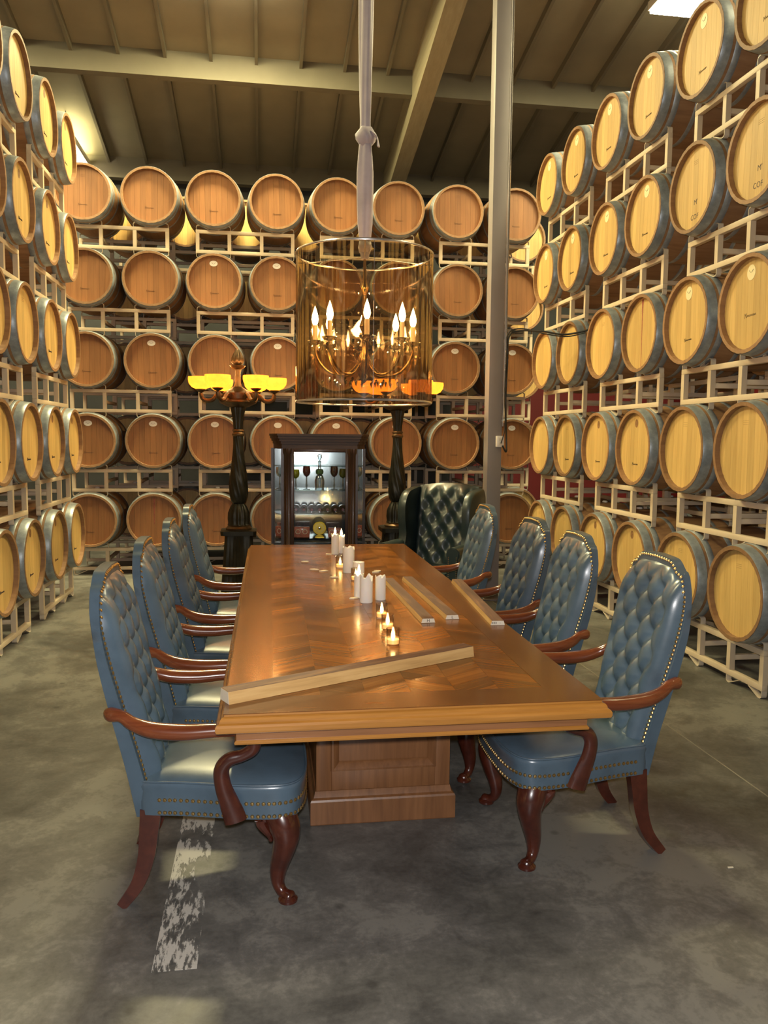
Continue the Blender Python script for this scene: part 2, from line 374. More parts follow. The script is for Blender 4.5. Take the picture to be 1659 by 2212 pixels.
# gable infill at both sides
for s, x in (('left', X0), ('right', X1)):
    pass
SL = -.21
def sloped_bar(name, mat, x0, x1, y0, y1, dep, top=0.0):
    V = []
    for y in (y0, y1):
        for x in (x0, x1):
            for dz in (-dep, -top): V.append((x, y, zr(y)+dz))
    return part(name, G().add(V, [(0, 1, 3, 2), (4, 6, 7, 5), (0, 4, 5, 1), (2, 3, 7, 6), (0, 2, 6, 4), (1, 5, 7, 3)]), mat, ceil, smooth=False)
PY = [13.2, 10.75, 8.0, 5.4, 2.8, .2, -2.4]
for k in range(-6, 17):
    xx = -1.716+.56*k
    if X0 < xx < X1 and not (1.86 < xx < 2.32): sloped_bar('sub_purlin', M['purlin'], xx-.019, xx+.019, Y0, Y1, .095)
for y in PY: sloped_bar('purlin', M['purlin'], X0, X1, y-.045, y+.045, .31)
sloped_bar('glulam_beam', M['beam'], 1.97, 2.20, Y0, Y1, .52)
sloped_bar('glulam_beam', M['beam'], -4.9, -4.7, Y0, Y1, .52)
# grey steel post with conduit
pz = zr(7.8)-.5
t = empty('steel_post', (2.30, 7.80, 0)); tag(t, 'tall grey steel post standing behind the far right chairs', 'post')
part('shaft', G().box(-.072, .072, -.075, .075, 0, pz, .006), M['post'], t); part('base_plate', G().box(-.12, .12, -.12, .12, 0, .015, .003), M['post'], t); part('cap_plate', G().box(-.12, .12, -.12, .12, pz, pz+.015, .003), M['post'], t)
g = G().tube([(.10, -.05, 2.1), (.10, -.05, pz)], .011, 8); part('conduit', g, M['chrome'], t)
g = G().tube([(.085, -.055, 1.75), (.085, -.055, pz)], .006, 6); part('conduit', g, M['white_plastic'], t)

# ceiling fixtures
def fixture(x, y, label, power=LAMP_POWER, drop=.42, sx=.36, sy=.75, up=.06):
    z = zr(y)-drop
    t = empty('ceiling_light', (x, y, z)); tag(t, label, 'light', 'warm ceiling fixtures')
    part('housing', G().box(-sx, sx, -sy, sy, .02, .12, .01), M['white_plastic'], t)
    part('diffuser', G().box(-sx+.02, sx-.02, -sy+.02, sy-.02, -.015, .02, .006), M['lampwhite'], t)
    for yy in (-.5, .5): part('hanger', G().tube([(0, yy, .12), (0, yy, drop+SL*yy-.0)], .006, 6), M['post'], t)
    l = light('fixture_lamp', 'AREA', (0, 0, -.03), power, WARM, sx*2, sy=sy*2); l.parent = t
    l2 = light('fixture_glow', 'AREA', (0, 0, .13), power*up, WARM, sx*2, rot=(PI, 0, 0), sy=sy*2); l2.parent = t
fixture(4.68, 8.15, 'bright ceiling fixture glowing above the right barrel stack', drop=.53, sx=.37)
fixture(4.98, 3.6, 'ceiling fixture behind the right stack, nearer the viewer', power=LAMP_POWER*.6)
fixture(-3.85, 8.3, 'ceiling fixture behind the left stack, far end', power=LAMP_POWER*1.3)
fixture(-3.85, 3.4, 'ceiling fixture behind the left stack, nearer the viewer', power=LAMP_POWER*.95)
fixture(-.30, 9.2, 'ceiling fixture above the middle of the room', power=LAMP_POWER*1.5, drop=.22, sx=.6, sy=.22)
fixture(-2.66, 12.6, 'slim ceiling fixture tucked between purlins at far left', power=40, drop=.34, sx=.12, sy=.5, up=.5)

# ------------------------------------------------------------------ barrels
BL, BR, CR = .465, .350, .308        # half length, bilge radius, chime radius
def br(y): return BR-(BR-CR)*(abs(y)/BL)**2
def barrel_protos():
    P = {}
    ns = 30; seg = ns*4; rings = []
    ys = [-BL+2*BL*i/16 for i in range(17)]
    prof = [(CR-.026, -BL+.045), (CR-.024, -BL+.001)]+[(br(y), y) for y in ys]+[(CR-.024, BL-.001), (CR-.026, BL-.045)]
    V = []; F = []
    for (r, y) in prof:
        for k in range(seg):
            a = 2*PI*k/seg; gr = .0022 if k % 4 == 0 else 0
            V.append(((r-gr)*math.cos(a), y, (r-gr)*math.sin(a)))
    n = len(prof)
    for i in range(n-1):
        for k in range(seg):
            k2 = (k+1) % seg; F.append((i*seg+k, (i+1)*seg+k, (i+1)*seg+k2, i*seg+k2))
    P['staves'] = G().add(V, F).mesh('staves', M['stave'], True, 60)
    # head boards
    R = CR-.025; nb = 9; bw = 2*R/nb; P['boards'] = []
    for i in range(nb):
        xa = -R+i*bw+.0006; xb = xa+bw-.0012; pts = []
        m = 6
        for j in range(m+1):
            x = lerp(xa, xb, j/m); x = max(-R+1e-4, min(R-1e-4, x)); pts.append((x, math.sqrt(R*R-x*x)))
        pts = pts+[(x, -z) for x, z in reversed(pts)]
        P['boards'].append(G().prism(pts, -.009, .009, 'y').mesh('head_board', M['head'], False))
        P.setdefault('aged', []).append(G().prism(pts, -.009, .009, 'y').mesh('head_board', M['head_aged'], False))
    pts = [(R*math.cos(2*PI*k/40), R*math.sin(2*PI*k/40)) for k in range(40)]
    P['rear_head'] = G().prism(pts, -.009, .009, 'y').mesh('rear_head', M['head'], False)
    P['hoops'] = []
    for (ya, yb) in ((-.462, -.395), (-.375, -.330), (-.205, -.170), (.170, .205), (.330, .375), (.395, .462)):
        e = .0022
        pr = [(br(ya)+e*.2, ya), (br(ya)+e, ya+.002), (br((ya+yb)/2)+e, (ya+yb)/2), (br(yb)+e, yb-.002), (br(yb)+e*.2, yb)]
        P['hoops'].append(G().lathe(pr, 64, axis='y', caps=False).mesh('hoop', M['hoop'], True, 50))
    P['bung'] = G().lathe([(0, 0), (.026, 0), (.028, .012), (.022, .02), (0, .022)], 14).mesh('bung', M['white_label'])
    ov = [(.046*math.cos(2*PI*k/28), .032*math.sin(2*PI*k/28)) for k in range(28)]
    ov2 = [(.043*math.cos(2*PI*k/28), .048*math.sin(2*PI*k/28)) for k in range(28)]
    P['oval'] = G().prism(ov, -.0008, .0008, 'y').mesh('sticker', M['white_label'], False)
    P['oval_y'] = G().prism(ov2, -.0008, .0008, 'y').mesh('sticker', M['yellow_label'], False)
    P['round_brand'] = G().prism([(.026*math.cos(2*PI*k/24), .034*math.sin(2*PI*k/24)) for k in range(24)], -.0005, .0005, 'y').mesh('burnt_brand', M['dark_brand'], False)
    g = G()
    for a, b in (((-.022, .010), (-.006, -.005)), ((-.006, -.005), (.006, -.005)), ((.006, -.005), (.022, .010))): g.tube([(a[0], 0, a[1]), (b[0], 0, b[1])], (.0016, .0008), 4)
    P['chevron'] = g.mesh('bird_mark', M['ink'], False)
    g = G()
    def stroke(x0, z0, x1, z1, w=.0016): g.tube([(x0, 0, z0), (x1, 0, z1)], (w, .0005), 4)
    stroke(-.045, -.012, -.043, .014); stroke(-.043, .014, -.031, -.010); stroke(-.031, -.010, -.028, .014)
    x = -.024
    rr = random.Random(3)
    while x < .045:
        w = rr.uniform(.006, .010); stroke(x, -.006, x+w*.5, .005, .0013); stroke(x+w*.5, .005, x+w, -.006, .0013); x += w+.002
    P['word'] = g.mesh('stamped_word', M['ink'], False)
    g = G()
    for k in range(3):
        xx = -.028; z = -.012*k
        while xx < .026:
            w = rr.uniform(.004, .010); stroke(xx, z, xx+w, z, .0012); xx += w+.004
    P['lines'] = g.mesh('stamped_lines', M['ink'], False)
    return P
BP = barrel_protos()
def text_mesh(name, s, size, mat):
    c = bpy.data.curves.new(name, 'FONT'); c.body = s; c.size = size; c.align_x = 'CENTER'; c.align_y = 'CENTER'; c.extrude = .0004
    o = bpy.data.objects.new(name, c); C.objects.link(o); dg = bpy.context.evaluated_depsgraph_get()
    me = bpy.data.meshes.new_from_object(o.evaluated_get(dg)); C.objects.unlink(o); bpy.data.objects.remove(o); me.name = name
    me.materials.clear(); me.materials.append(mat); return me
TXT = {s: text_mesh('stamped_letters', s, .05, M['ink']) for s in ('COF', "M'")}
RX = (PI/2, 0, 0)
def make_barrel():
    t = empty('wine_barrel')
    ob('staves', BP['staves'], None, t)
    R = CR-.025; nb = 9; bw = 2*R/nb
    for i in range(nb): ob('head_board', BP['boards'][i], None, t, loc=(0, -BL+.045, 0))
    ob('rear_head', BP['rear_head'], None, t, loc=(0, BL-.045, 0))
    for h in BP['hoops']: ob('hoop', h, None, t)
    ob('bung', BP['bung'], None, t, loc=(0, 0, BR-.004))
    return t
barrel0 = make_barrel(); used = {'barrel': False, 'rack': False}
FACE = -BL+.045-.009
def place_barrel(x, y, z, rz, label, group, marks=()):
    global barrel0
    if not used['barrel']: t = barrel0; used['barrel'] = True
    else: t = copy_tree(barrel0_ref)
    t.location = (x, y, z); t.rotation_euler = (0, random.uniform(-.03, .03), rz)
    tag(t, label, 'barrel', group)
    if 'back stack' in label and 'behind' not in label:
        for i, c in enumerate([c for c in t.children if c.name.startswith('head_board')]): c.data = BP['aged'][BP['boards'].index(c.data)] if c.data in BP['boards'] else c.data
    pend.append((t, marks)); return t
barrel0_ref = barrel0; pend = []
def add_marks():
    for t, marks in pend:
        for mk in marks:
            y = FACE-.001
            if mk == 'oval': s = ob('sticker', BP['oval'], None, t, loc=(0, y, .20)); ob('bird_mark', BP['chevron'], None, s, loc=(0, -.0013, 0))
            elif mk == 'oval_blank': ob('sticker', BP['oval'], None, t, loc=(0, y, .20))
            elif mk == 'oval_y': s = ob('sticker', BP['oval_y'], None, t, loc=(0, y, .195)); ob('bird_mark', BP['chevron'], None, s, loc=(0, -.0013, .006))
            elif mk == 'brand': ob('burnt_brand', BP['round_brand'], None, t, loc=(0, y+.0003, .20))
            elif mk == 'word': ob('stamped_word', BP['word'], None, t, loc=(0, y+.0006, -.135))
            elif mk == 'word_up': ob('stamped_word', BP['word'], None, t, loc=(0.0, y+.0006, -.07), scale=(1.2, 1, 1.2))
            elif mk == 'lines': ob('stamped_lines', BP['lines'], None, t, loc=(0, y+.0006, .19))
            elif mk == 'cof':
                ob('stamped_letters', TXT['COF'], None, t, loc=(0, y+.0006, -.2), rot=RX); ob('stamped_letters', TXT["M'"], None, t, loc=(.01, y+.0006, -.1), rot=RX)
            elif mk == 'stain':
                ob('wine_stain', G().prism([(-.006, .26), (.008, .262), (.005, .12), (.003, -.05), (-.002, -.05), (-.004, .1)], -.0004, .0004, 'y').mesh('wine_stain', M['wine_stain'], False), None, t, loc=(0, y+.0006, 0))
            elif mk == 'long_stain':
                ob('wine_stain', G().prism([(-.010, .272), (.020, .27), (.007, .16), (.005, -.1), (.003, -.265), (-.004, -.265), (-.003, .0), (-.005, .17)], -.0004, .0004, 'y').mesh('wine_stain', M['wine_stain'], False), None, t, loc=(0, y+.0006, 0))
# racks -------------------------------------------------------------
RL, RT, RH, RY = .565, .020, .2625, .34     # half length, half tube, height, rail depth
def make_rack(hp):
    """two-barrel steel rack; origin at top of upper rail, middle"""
    t = empty('barrel_rack')
    ups = (-RL+RT, -.185, .185, RL-RT)
    rail = G().box(-RL, RL, -RT, RT, -.038, 0, .003).mesh('rail', M['rack'], True)
    up = G().box(-RT, RT, -RT+.001, RT-.001, -RH+.038, -.038, 0).mesh('upright', M['rack'], False)
    cross = G().box(-.018, .018, -RY+RT, RY-RT, -.16, -.125, .003).mesh('cross_bar', M['rack'], True)
    def strap(dirn):
        P = smooth_path([(0, 0, 0), (0, 0, .035), (.012*dirn, 0, .047), (.035*dirn, 0, .048), (.085*dirn, 0, .026), (.140*dirn, 0, .002)], 14)
        return G().tube(P, (.019, .0026), 4, ref=(dirn, 0, 0.001) if False else (0, 1, 0), square=True).mesh('cradle_strap', M['strap'], False)
    def strap2(dirn):
        P = smooth_path([(0, 0, 0), (0, 0, .035), (.012*dirn, 0, .047), (.035*dirn, 0, .048), (.085*dirn, 0, .026), (.140*dirn, 0, .002)], 14)
        V = []; F = []
        for i, p in enumerate(P):
            T = P[min(i+1, 13)]-P[max(i-1, 0)]; nn = np.array([T[2], 0, -T[0]]); nn = nn/np.linalg.norm(nn)*.0022
            for yy in (-.019, .019):
                for sg in (-1, 1): V.append((p[0]+nn[0]*sg, yy, p[2]+nn[2]*sg))
        for i in range(13):
            a = i*4; b = a+4; F += [(a, a+1, b+1, b), (a+2, b+2, b+3, a+3), (a, b, b+2, a+2), (a+1, a+3, b+3, b+1)]
        F += [(0, 2, 3, 1), (52, 53, 55, 54)]
        return G().add(V, F).mesh('cradle_strap', M['strap'], False)
    st = {1: strap2(1), -1: strap2(-1)}
    for yy in (-RY, RY):
        ob('rail', rail, None, t, loc=(0, yy, 0)); ob('rail', rail, None, t, loc=(0, yy, -RH+.038))
        for i, u in enumerate(ups):
            ob('upright', up, None, t, loc=(u, yy, 0))
            d = (1, -1, 1, -1)[i]
            ob('cradle_strap', st[d], None, t, loc=(u-d*.012, yy, 0))
            ob('foot_strap', st[d], None, t, loc=(u-d*.012, yy, -RH), scale=(1, 1, -.98))
    for u in (-.185, .185): ob('cross_bar', cross, None, t, loc=(u, 0, 0))
    return t
rack0 = make_rack(.36)
def place_rack(x, y, z, rz, label, group):
    if not used['rack']: t = rack0; used['rack'] = True
    else: t = copy_tree(rack0)
    t.location = (x, y, z); t.rotation_euler = (0, 0, rz); tag(t, label, 'rack', group); return t
PZ = .92; RZ0 = .312; CZ = .330
tier = ['bottom tier', 'second tier up', 'third tier up', 'fourth tier up', 'top tier']
ordn = ['first', 'second', 'third', 'fourth', 'fifth', 'sixth', 'seventh', 'eighth', 'ninth', 'tenth', 'eleventh', 'twelfth']
jit = random.Random(11)
def stack(side, units, half, rows, place, rz, group, what, marks, jitter=.012):
    """units: list of unit centres; place(c, dz)->x,y"""
    nb = 0
    for ui, c in enumerate(units):
        for k in rows:
            du = jit.uniform(-jitter, jitter)*(0 if k == 0 else 2); z = RZ0+PZ*k
            x, y = place(c+du); place_rack(x, y, z, rz, 'beige rack in %s, %s, %s' % (what, tier[k], ordn[ui]+(' from far corner' if side != 'back' and side != 'rear' else ' from left')), 'racks of the %s' % group)
            for j, s in enumerate((half, -half) if side in ('right', 'left') else (-half, half)):
                x, y = place(c+du+s+jit.uniform(-.004, .004)); ci_ = ui*2+j
                lab = 'oak barrel in %s, %s, %s %s' % (what, tier[k], ordn[ci_], 'from far corner' if side in ('right', 'left') else 'from left')
                place_barrel(x, y, z+CZ, rz, lab, 'barrels of the %s' % group, marks(ci_, k))
RXC, LXC, BYC, BYC2 = 3.475, -2.245, 10.03, 11.12
def mk_right(c, k):
    if k == 4: return ('oval_y', 'word')
    if k == 3: return ('cof', 'lines') if c >= 4 else ('oval_y', 'word')
    if k == 2: return {0: ('lines',), 1: (), 2: ('lines',), 3: ('lines', 'long_stain'), 4: ('oval_y', 'word'), 5: ('oval_y', 'word_up')}.get(c, ('oval_y', 'word'))
    if k == 1: return {0: ('lines',), 1: ('lines', 'word'), 2: ('brand', 'word'), 3: ('brand', 'word')}.get(c, ('lines',))
    return {2: ('brand',), 3: ('brand',)}.get(c, ('lines',))
def mk_left(c, k):
    return {4: ('brand', 'word'), 3: ('brand', 'word'), 2: ('lines',), 1: ('brand', 'word'), 0: ('brand', 'word')}[k] if (c+k) % 3 else ('word',)
def mk_back(c, k):
    if k == 4: return ('lines', 'word')
    if k == 0: return ('stain', 'lines') if c == 1 else ('lines', 'word')
    if k == 1: return ('oval', 'word') if c != 3 else ('oval_blank', 'word')
    if k == 2: return ('lines', 'word') if c in (2,) else (('oval', 'word') if c else ('word',))
    return ('oval', 'word') if c in (2, 3) else ('lines', 'word')
stack('right', [8.07, 6.57, 5.06, 3.56, 2.06, .56], .37, range(5), lambda c: (RXC, c), -PI/2, 'right stack', 'the right-hand stack', mk_right)
stack('left', [7.83, 6.30, 4.78, 3.26, 1.74], .37, range(5), lambda c: (LXC, c), PI/2, 'left stack', 'the left-hand stack', mk_left)
stack('back', [-1.60, -.165, 1.26, 2.70], .36, range(5), lambda c: (c, BYC), 0, 'back stack', 'the back stack', mk_back, .004)
stack('rear', [-1.31, .20, 1.68, 3.14], .37, range(5), lambda c: (c, BYC2), 0, 'hidden rear stack', 'the row behind the back stack', lambda c, k: (), .004)
stack('right', [8.07, 6.57, 5.06], .37, range(3), lambda c: (RXC+1.12, c), -PI/2, 'outer right stack', 'the row behind the right-hand stack', lambda c, k: (), .02)
add_marks()

# ------------------------------------------------------------------ table
TX, TY0, TY1, TW, TROT = .515, 2.425, 6.43, .643, -.0091
TL = TY1-TY0; TYC = (TY0+TY1)/2
tb = empty('dining_table', (TX+.003, TYC, 0), TROT); tag(tb, 'long polished wooden dining table with herringbone parquet top and panelled pedestals', 'table')
hx, hy = TW, TL/2
def rect_rings(prof, hx, hy):
    return [[(-hx+i, -hy+i, z), (hx-i, -hy+i, z), (hx-i, hy-i, z), (-hx+i, hy-i, z)] for i, z in prof]
prof = [(.030, .700), (.012, .701), (.003, .706), (.0, .714), (.0, .724), (.004, .731), (.012, .735), (.013, .742), (.017, .748), (.026, .752), (.027, .7585)]
part('edge_moulding', G().rings(rect_rings(prof, hx, hy)), M['table_edge'], tb, ang=25)
bw = .156; i0 = .024
def trap(name, pts, mat, rot=0):
    g = G().prism(pts, .7586, .7606, 'z'); return part(name, g, mat, tb, smooth=False)
a, b = hx-i0, hy-i0
trap('border_board', [(-a, -b), (-a+bw, -b+bw), (-a+bw, b-bw), (-a, b)], M['table'])
trap('border_board', [(a, -b), (a, b), (a-bw, b-bw), (a-bw, -b+bw)], M['table'])
trap('border_board', [(-a, -b), (a, -b), (a-bw, -b+bw), (-a+bw, -b+bw)], M['table'])
trap('border_board', [(-a, b), (-a+bw, b-bw), (a-bw, b-bw), (a, b)], M['table'])
# chevron parquet: six bands, each piece its own part (mesh shared by side)
fa, fb = a-bw, b-bw; nbd = 6; bwid = 2*fa/nbd; pw = .098; sh = .10
npc = int(2*fb/pw)
pw = 2*fb/npc
ang = math.atan2(sh, bwid)
def piece(s):
    # local x along the grain
    g0 = [(-bwid/2+.0004, -sh/2*s-pw/2+.0004), (bwid/2-.0004, sh/2*s-pw/2+.0004), (bwid/2-.0004, sh/2*s+pw/2-.0004), (-bwid/2+.0004, -sh/2*s+pw/2-.0004)]
    c, sn = math.cos(-ang*s), math.sin(-ang*s)
    return G().prism([(x*c-y*sn, x*sn+y*c) for x, y in g0], -.0008, .0008, 'z').mesh('parquet_piece', M['parquet'], False)
pm = {1: piece(1), -1: piece(-1)}
for i in range(nbd):
    s = 1 if i % 2 == 0 else -1
    for j in range(-1, npc+1):
        ob('parquet_piece', pm[s], None, tb, loc=(-fa+(i+.5)*bwid, -fb+(j+.5)*pw, .7590), rot=(random.uniform(-.0035, .0035), random.uniform(-.0025, .0025), ang*s))
part('apron', G().rings(rect_rings([(.085, .660), (.062, .660), (.060, .700), (.085, .700)], hx, hy)), M['table_side'], tb, ang=20)
part('apron_lip', G().rings(rect_rings([(.085, .648), (.057, .648), (.055, .654), (.060, .661), (.085, .661)], hx, hy)), M['table_edge'], tb, ang=20)
for s in (-1, 1):
    pc = s*(hy-.79-.36); px, py = .285, .34
    ped = part('pedestal', G().box(-px, px, pc-py, pc+py, .14, .655, .004), M['pedestal'], tb)
    def rr(prof, hx2, hy2): return [[(-hx2-i, pc-hy2-i, z), (hx2+i, pc-hy2-i, z), (hx2+i, pc+hy2+i, z), (-hx2-i, pc+hy2+i, z)] for i, z in prof]
    part('plinth', G().rings(rr([(.022, 0), (.024, .004), (.024, .100), (.020, .108), (.010, .114), (.006, .128), (.004, .140), (-.01, .145)], px, py)), M['pedestal'], ped, ang=25)
    for face in (-1, 1):
        yf = pc+face*py; yo = yf+face*.012
        def fr(x0, x1, z0, z1, nme): part(nme, G().box(x0, x1, min(yf, yo), max(yf, yo), z0, z1, .002), M['pedestal'], ped)
        fr(-px, -px+.065, .145, .65, 'stile'); fr(px-.065, px, .145, .65, 'stile'); fr(-px+.065, px-.065, .145, .235, 'rail'); fr(-px+.065, px-.065, .60, .65, 'rail')
        # raised bolection frame
        pts = [(-px+.06, .228), (px-.06, .228), (px-.06, .61), (-px+.06, .61)]
        rg = []
        for (ins, d) in ((0, .012), (.004, .024), (.012, .026), (.030, .012), (.036, .004)):
            rg.append([(-px+.06+ins, yf+face*d, .228+ins), (px-.06-ins, yf+face*d, .228+ins), (px-.06-ins, yf+face*d, .61-ins), (-px+.06+ins, yf+face*d, .61-ins)])
        part('panel_moulding', G().rings(rg, False, False), M['pedestal'], ped, ang=20)

# ------------------------------------------------------------------ armchairs
XR = ([.30, .5, .7, .9, 1.05, 1.17], [-.232, -.268, -.310, -.348, -.366, -.362])
HW = ([.30, .45, .69, .9, 1.03, 1.12, 1.17], [.205, .214, .238, .258, .262, .252, .240])
ZT = ([0, .45, .60, .70, .79, .86, .93, 1.0], [1.158, 1.152, 1.135, 1.112, 1.108, 1.090, 1.045, .985])
def xr(z): return ci(z, *XR)
def hw(z): return ci(z, *HW)
def zt(u): return ci(abs(u), *ZT)
def tuft(y, z, dy=.105, dz=.092, z0=.50, kk=6.5, w=.42, pk=3.6):
    A = y/dy+(z-z0)/(2*dz); B = y/dy-(z-z0)/(2*dz)
    fa_ = abs(A-round(A)); fb_ = abs(B-round(B))
    e = max(math.exp(-(fa_*kk)**2), math.exp(-(fb_*kk)**2)); p_ = math.exp(-((fa_*pk)**2+(fb_*pk)**2))
    return w*e+(1-w)*p_
def make_chair():
    t = empty('armchair')
    def TH(z): return ci(z, [.30, .7, 1.0, 1.16], [.066, .053, .036, .028])
    def bp(u, v):
        z = .305+v*(zt(u)-.305); return u*hw(.305+v*.85), z
    # shell (closed box between front and rear surfaces)
    nu, nv = 28, 40; g = G()
    def fr(i, j):
        u = -1+2*i; y, z = bp(u, j); return (xr(z)+TH(z)-.010*abs(u)**8, y, z)
    def re(i, j):
        u = -1+2*i; y, z = bp(u, j); return (xr(z)-.012*(1-abs(u)**4), y*(1-.02), z)
    n0 = (nu+1)*(nv+1)
    g.grid(fr, nu, nv); g.grid(re, nu, nv, True)
    def idx(i, j): return j*(nu+1)+i
    F = []
    for j in range(nv):
        F.append((idx(0, j), idx(0, j+1), n0+idx(0, j+1), n0+idx(0, j))); F.append((idx(nu, j), n0+idx(nu, j), n0+idx(nu, j+1), idx(nu, j+1)))
    for i in range(nu):
        F.append((idx(i, nv), idx(i+1, nv), n0+idx(i+1, nv), n0+idx(i, nv))); F.append((idx(i, 0), n0+idx(i, 0), n0+idx(i+1, 0), idx(i+1, 0)))
    g.F += F
    part('back_shell', g, M['leather'], t, ang=50)
    # tufted cushion
    def cu(i, j):
        u = (-1+2*i)*.895; v = .13+j*.835; y, z = bp(u, v)
        eu = max(0, 1-abs(-1+2*i)); ev = min(1, (1-j)*6); prof_ = min(1, (eu*5.5))
        rise = (math.sin(min(1, prof_)*PI/2)**.7)*math.sin(min(1, ev)*PI/2)**.7
        inner = min(1, max(0, (eu-.10)*5))*min(1, (1-j)*8+.25)
        d = .058*rise-.036*tuft(y, z, .118, .088, .50, 5.2)*inner*rise
        return (xr(z)+TH(z)-.006+d, y, z)
    part('tufted_back', G().grid(cu, 72, 120), M['leather'], t, ang=80)
    # seat
    half = [(-.225, .0), (-.225, .10), (-.222, .175), (-.205, .212), (-.1, .232), (0, .256), (.1, .283), (.18, .298), (.25, .303), (.30, .288), (.332, .240), (.350, .15), (.355, .0)]
    hp = smooth_path(half, 40); outl = [tuple(p) for p in hp]+[(p[0], -p[1]) for p in hp[-2:0:-1]]
    cx = .06
    def ring(off, z, sc=None):
        out = []
        n = len(outl)
        for k, (x, y) in enumerate(outl):
            if sc is not None: out.append((cx+(x-cx)*sc, y*sc, z)); continue
            x2, y2 = outl[(k+1) % n]; x1, y1 = outl[k-1]; tx, ty = x2-x1, y2-y1; l = math.hypot(tx, ty) or 1
            nx, ny = ty/l, -tx/l
            if nx*(x-cx)+ny*y < 0: nx, ny = -nx, -ny
            out.append((x+nx*off, y+ny*off, z))
        return out
    rg = [ring(-.01, .312), ring(0, .316), ring(.002, .36), ring(.002, .40), ring(.006, .418), ring(.004, .430), ring(-.006, .438), ring(-.02, .444)]
    rg += [ring(0, z, s) for s, z in ((.84, .452), (.65, .460), (.4, .466), (.15, .468))]
    part('seat', G().rings(rg), M['leather'], t, ang=60)
    part('welt', G().tube(ring(.003, .436), .004, 6, closed=True), M['leather'], t)
    # legs
    for s in (-1, 1):
        P = smooth_path([(.245, .235*s, .330), (.268, .262*s, .285), (.278, .272*s, .24), (.268, .262*s, .18), (.252, .248*s, .11), (.250, .246*s, .06), (.262, .258*s, .032), (.285, .276*s, .018), (.300, .288*s, .014)], 26)
        rad = [ci(k/25, [0, .15, .3, .5, .68, .8, .9, 1], [.056, .054, .044, .031, .021, .019, .026, .017]) for k in range(26)]
        lg = part('front_leg', G().tube(P, rad, 14, ref=(0, 1, 0)), M['mahogany'], t)
        part('pad_foot', G().lathe([(0, 0), (.026, 0), (.034, .006), (.034, .014), (.024, .024), (0, .026)], 18, c=(.284, .276*s, 0)), M['mahogany'], lg)
        for (dx, dy) in ((-1, 0), (0, -1)):   # carved ears either side of the knee
            ex = smooth_path([(.245+dx*.0, .245*s+dy*s*.0, .300), (.240+dx*.045, .250*s+dy*s*.045, .300), (.247+dx*.05, .255*s+dy*s*.05, .275), (.250+dx*.028, .255*s+dy*s*.028, .235), (.255+dx*.03, .255*s+dy*s*.03, .215)], 12)
            part('knee_ear', G().tube(ex, [ci(k/11, [0, .4, .8, 1], [.026, .022, .010, .007]) for k in range(12)], 8, ref=(0, .3, 1)), M['mahogany'], lg)
        P = smooth_path([(-.185, .190*s, .330), (-.192, .192*s, .26), (-.203, .196*s, .16), (-.232, .206*s, .07), (-.285, .221*s, .0)], 18)
        part('rear_leg', G().tube(P, [(.022, ci(k/17, [0, .6, 1], [.036, .026, .017])) for k in range(18)], 4, ref=(1, 0, 0), square=True), M['mahogany'], t, ang=40)
        # arm: back scroll, sweep and serpentine support in one piece
        A = [(-.318, .252*s, .690), (-.300, .262*s, .693), (-.262, .276*s, .690), (-.225, .290*s, .668), (-.16, .303*s, .648), (-.06, .313*s, .640), (.03, .318*s, .643), (.11, .320*s, .642), (.160, .320*s, .625)]
        W = [(.012, .018), (.023, .025), (.022, .020), (.023, .023), (.030, .027), (.030, .027), (.026, .024), (.022, .022), (.016, .018)]
        P = smooth_path(A, 44); Wp = smooth_path(W, 44)
        arm = part('arm', G().tube(P, [tuple(x) for x in Wp], 14, ref=(0, 0, 1)), M['mahogany_arm'], t)
        S = [(.140, .320*s, .632), (.168, .320*s, .610), (.165, .319*s, .575), (.130, .318*s, .553), (.085, .317*s, .540), (.062, .315*s, .505), (.066, .312*s, .45), (.085, .308*s, .39), (.100, .304*s, .345), (.108, .302*s, .316)]
        Wd = [(.018, .018), (.021, .023), (.021, .023), (.021, .021), (.021, .024), (.020, .026), (.019, .028), (.017, .033), (.015, .037), (.014, .038)]
        part('arm_support', G().tube([tuple(x) for x in smooth_path(S, 44)], [tuple(x) for x in smooth_path(Wd, 44)], 12, ref=(0, 1, 0)) if False else G().tube([tuple(x) for x in smooth_path(S, 44)], [(x[1], x[0]) for x in smooth_path(Wd, 44)], 12, ref=(0, 1, 0)), M['mahogany'], arm)
    # brass nails
    g = G()
    def nail(p, n, r=.0076):
        n = Vector(n).normalized(); a_ = n.orthogonal().normalized(); b_ = n.cross(a_); V = []; F = []
        for (rr_, h) in ((1, 0), (.75, .5), (0, .75)):
            if rr_ == 0: V.append(Vector(p)+n*r*h); continue
            for k in range(6): V.append(Vector(p)+(a_*math.cos(k*PI/3)+b_*math.sin(k*PI/3))*r*rr_+n*r*h)
        for k in range(6):
            k2 = (k+1) % 6; F.append((k, k2, 6+k2, 6+k)); F.append((6+k, 6+k2, 12))
        g.add(V, F)
    path = []
    for q in range(300):
        v = q/299; y, z = bp(.955, v); path.append((xr(z)+TH(z)-.004, y, z, 0))
    tp = []
    for q in range(200):
        u = .955-q/199*1.91; y, z = bp(u, .988); tp.append((xr(z)+TH(z)-.0, y, z, 1))
    full = path[10:]+tp+[(p[0], -p[1], p[2], 0) for p in reversed(path[10:])]
    last = None
    for p in full:
        if last is None or math.dist(p[:3], last) >= .0172: nail(p[:3], (1, 0, .2) if not p[3] else (.7, 0, .7)); last = p[:3]
    n = len(outl)
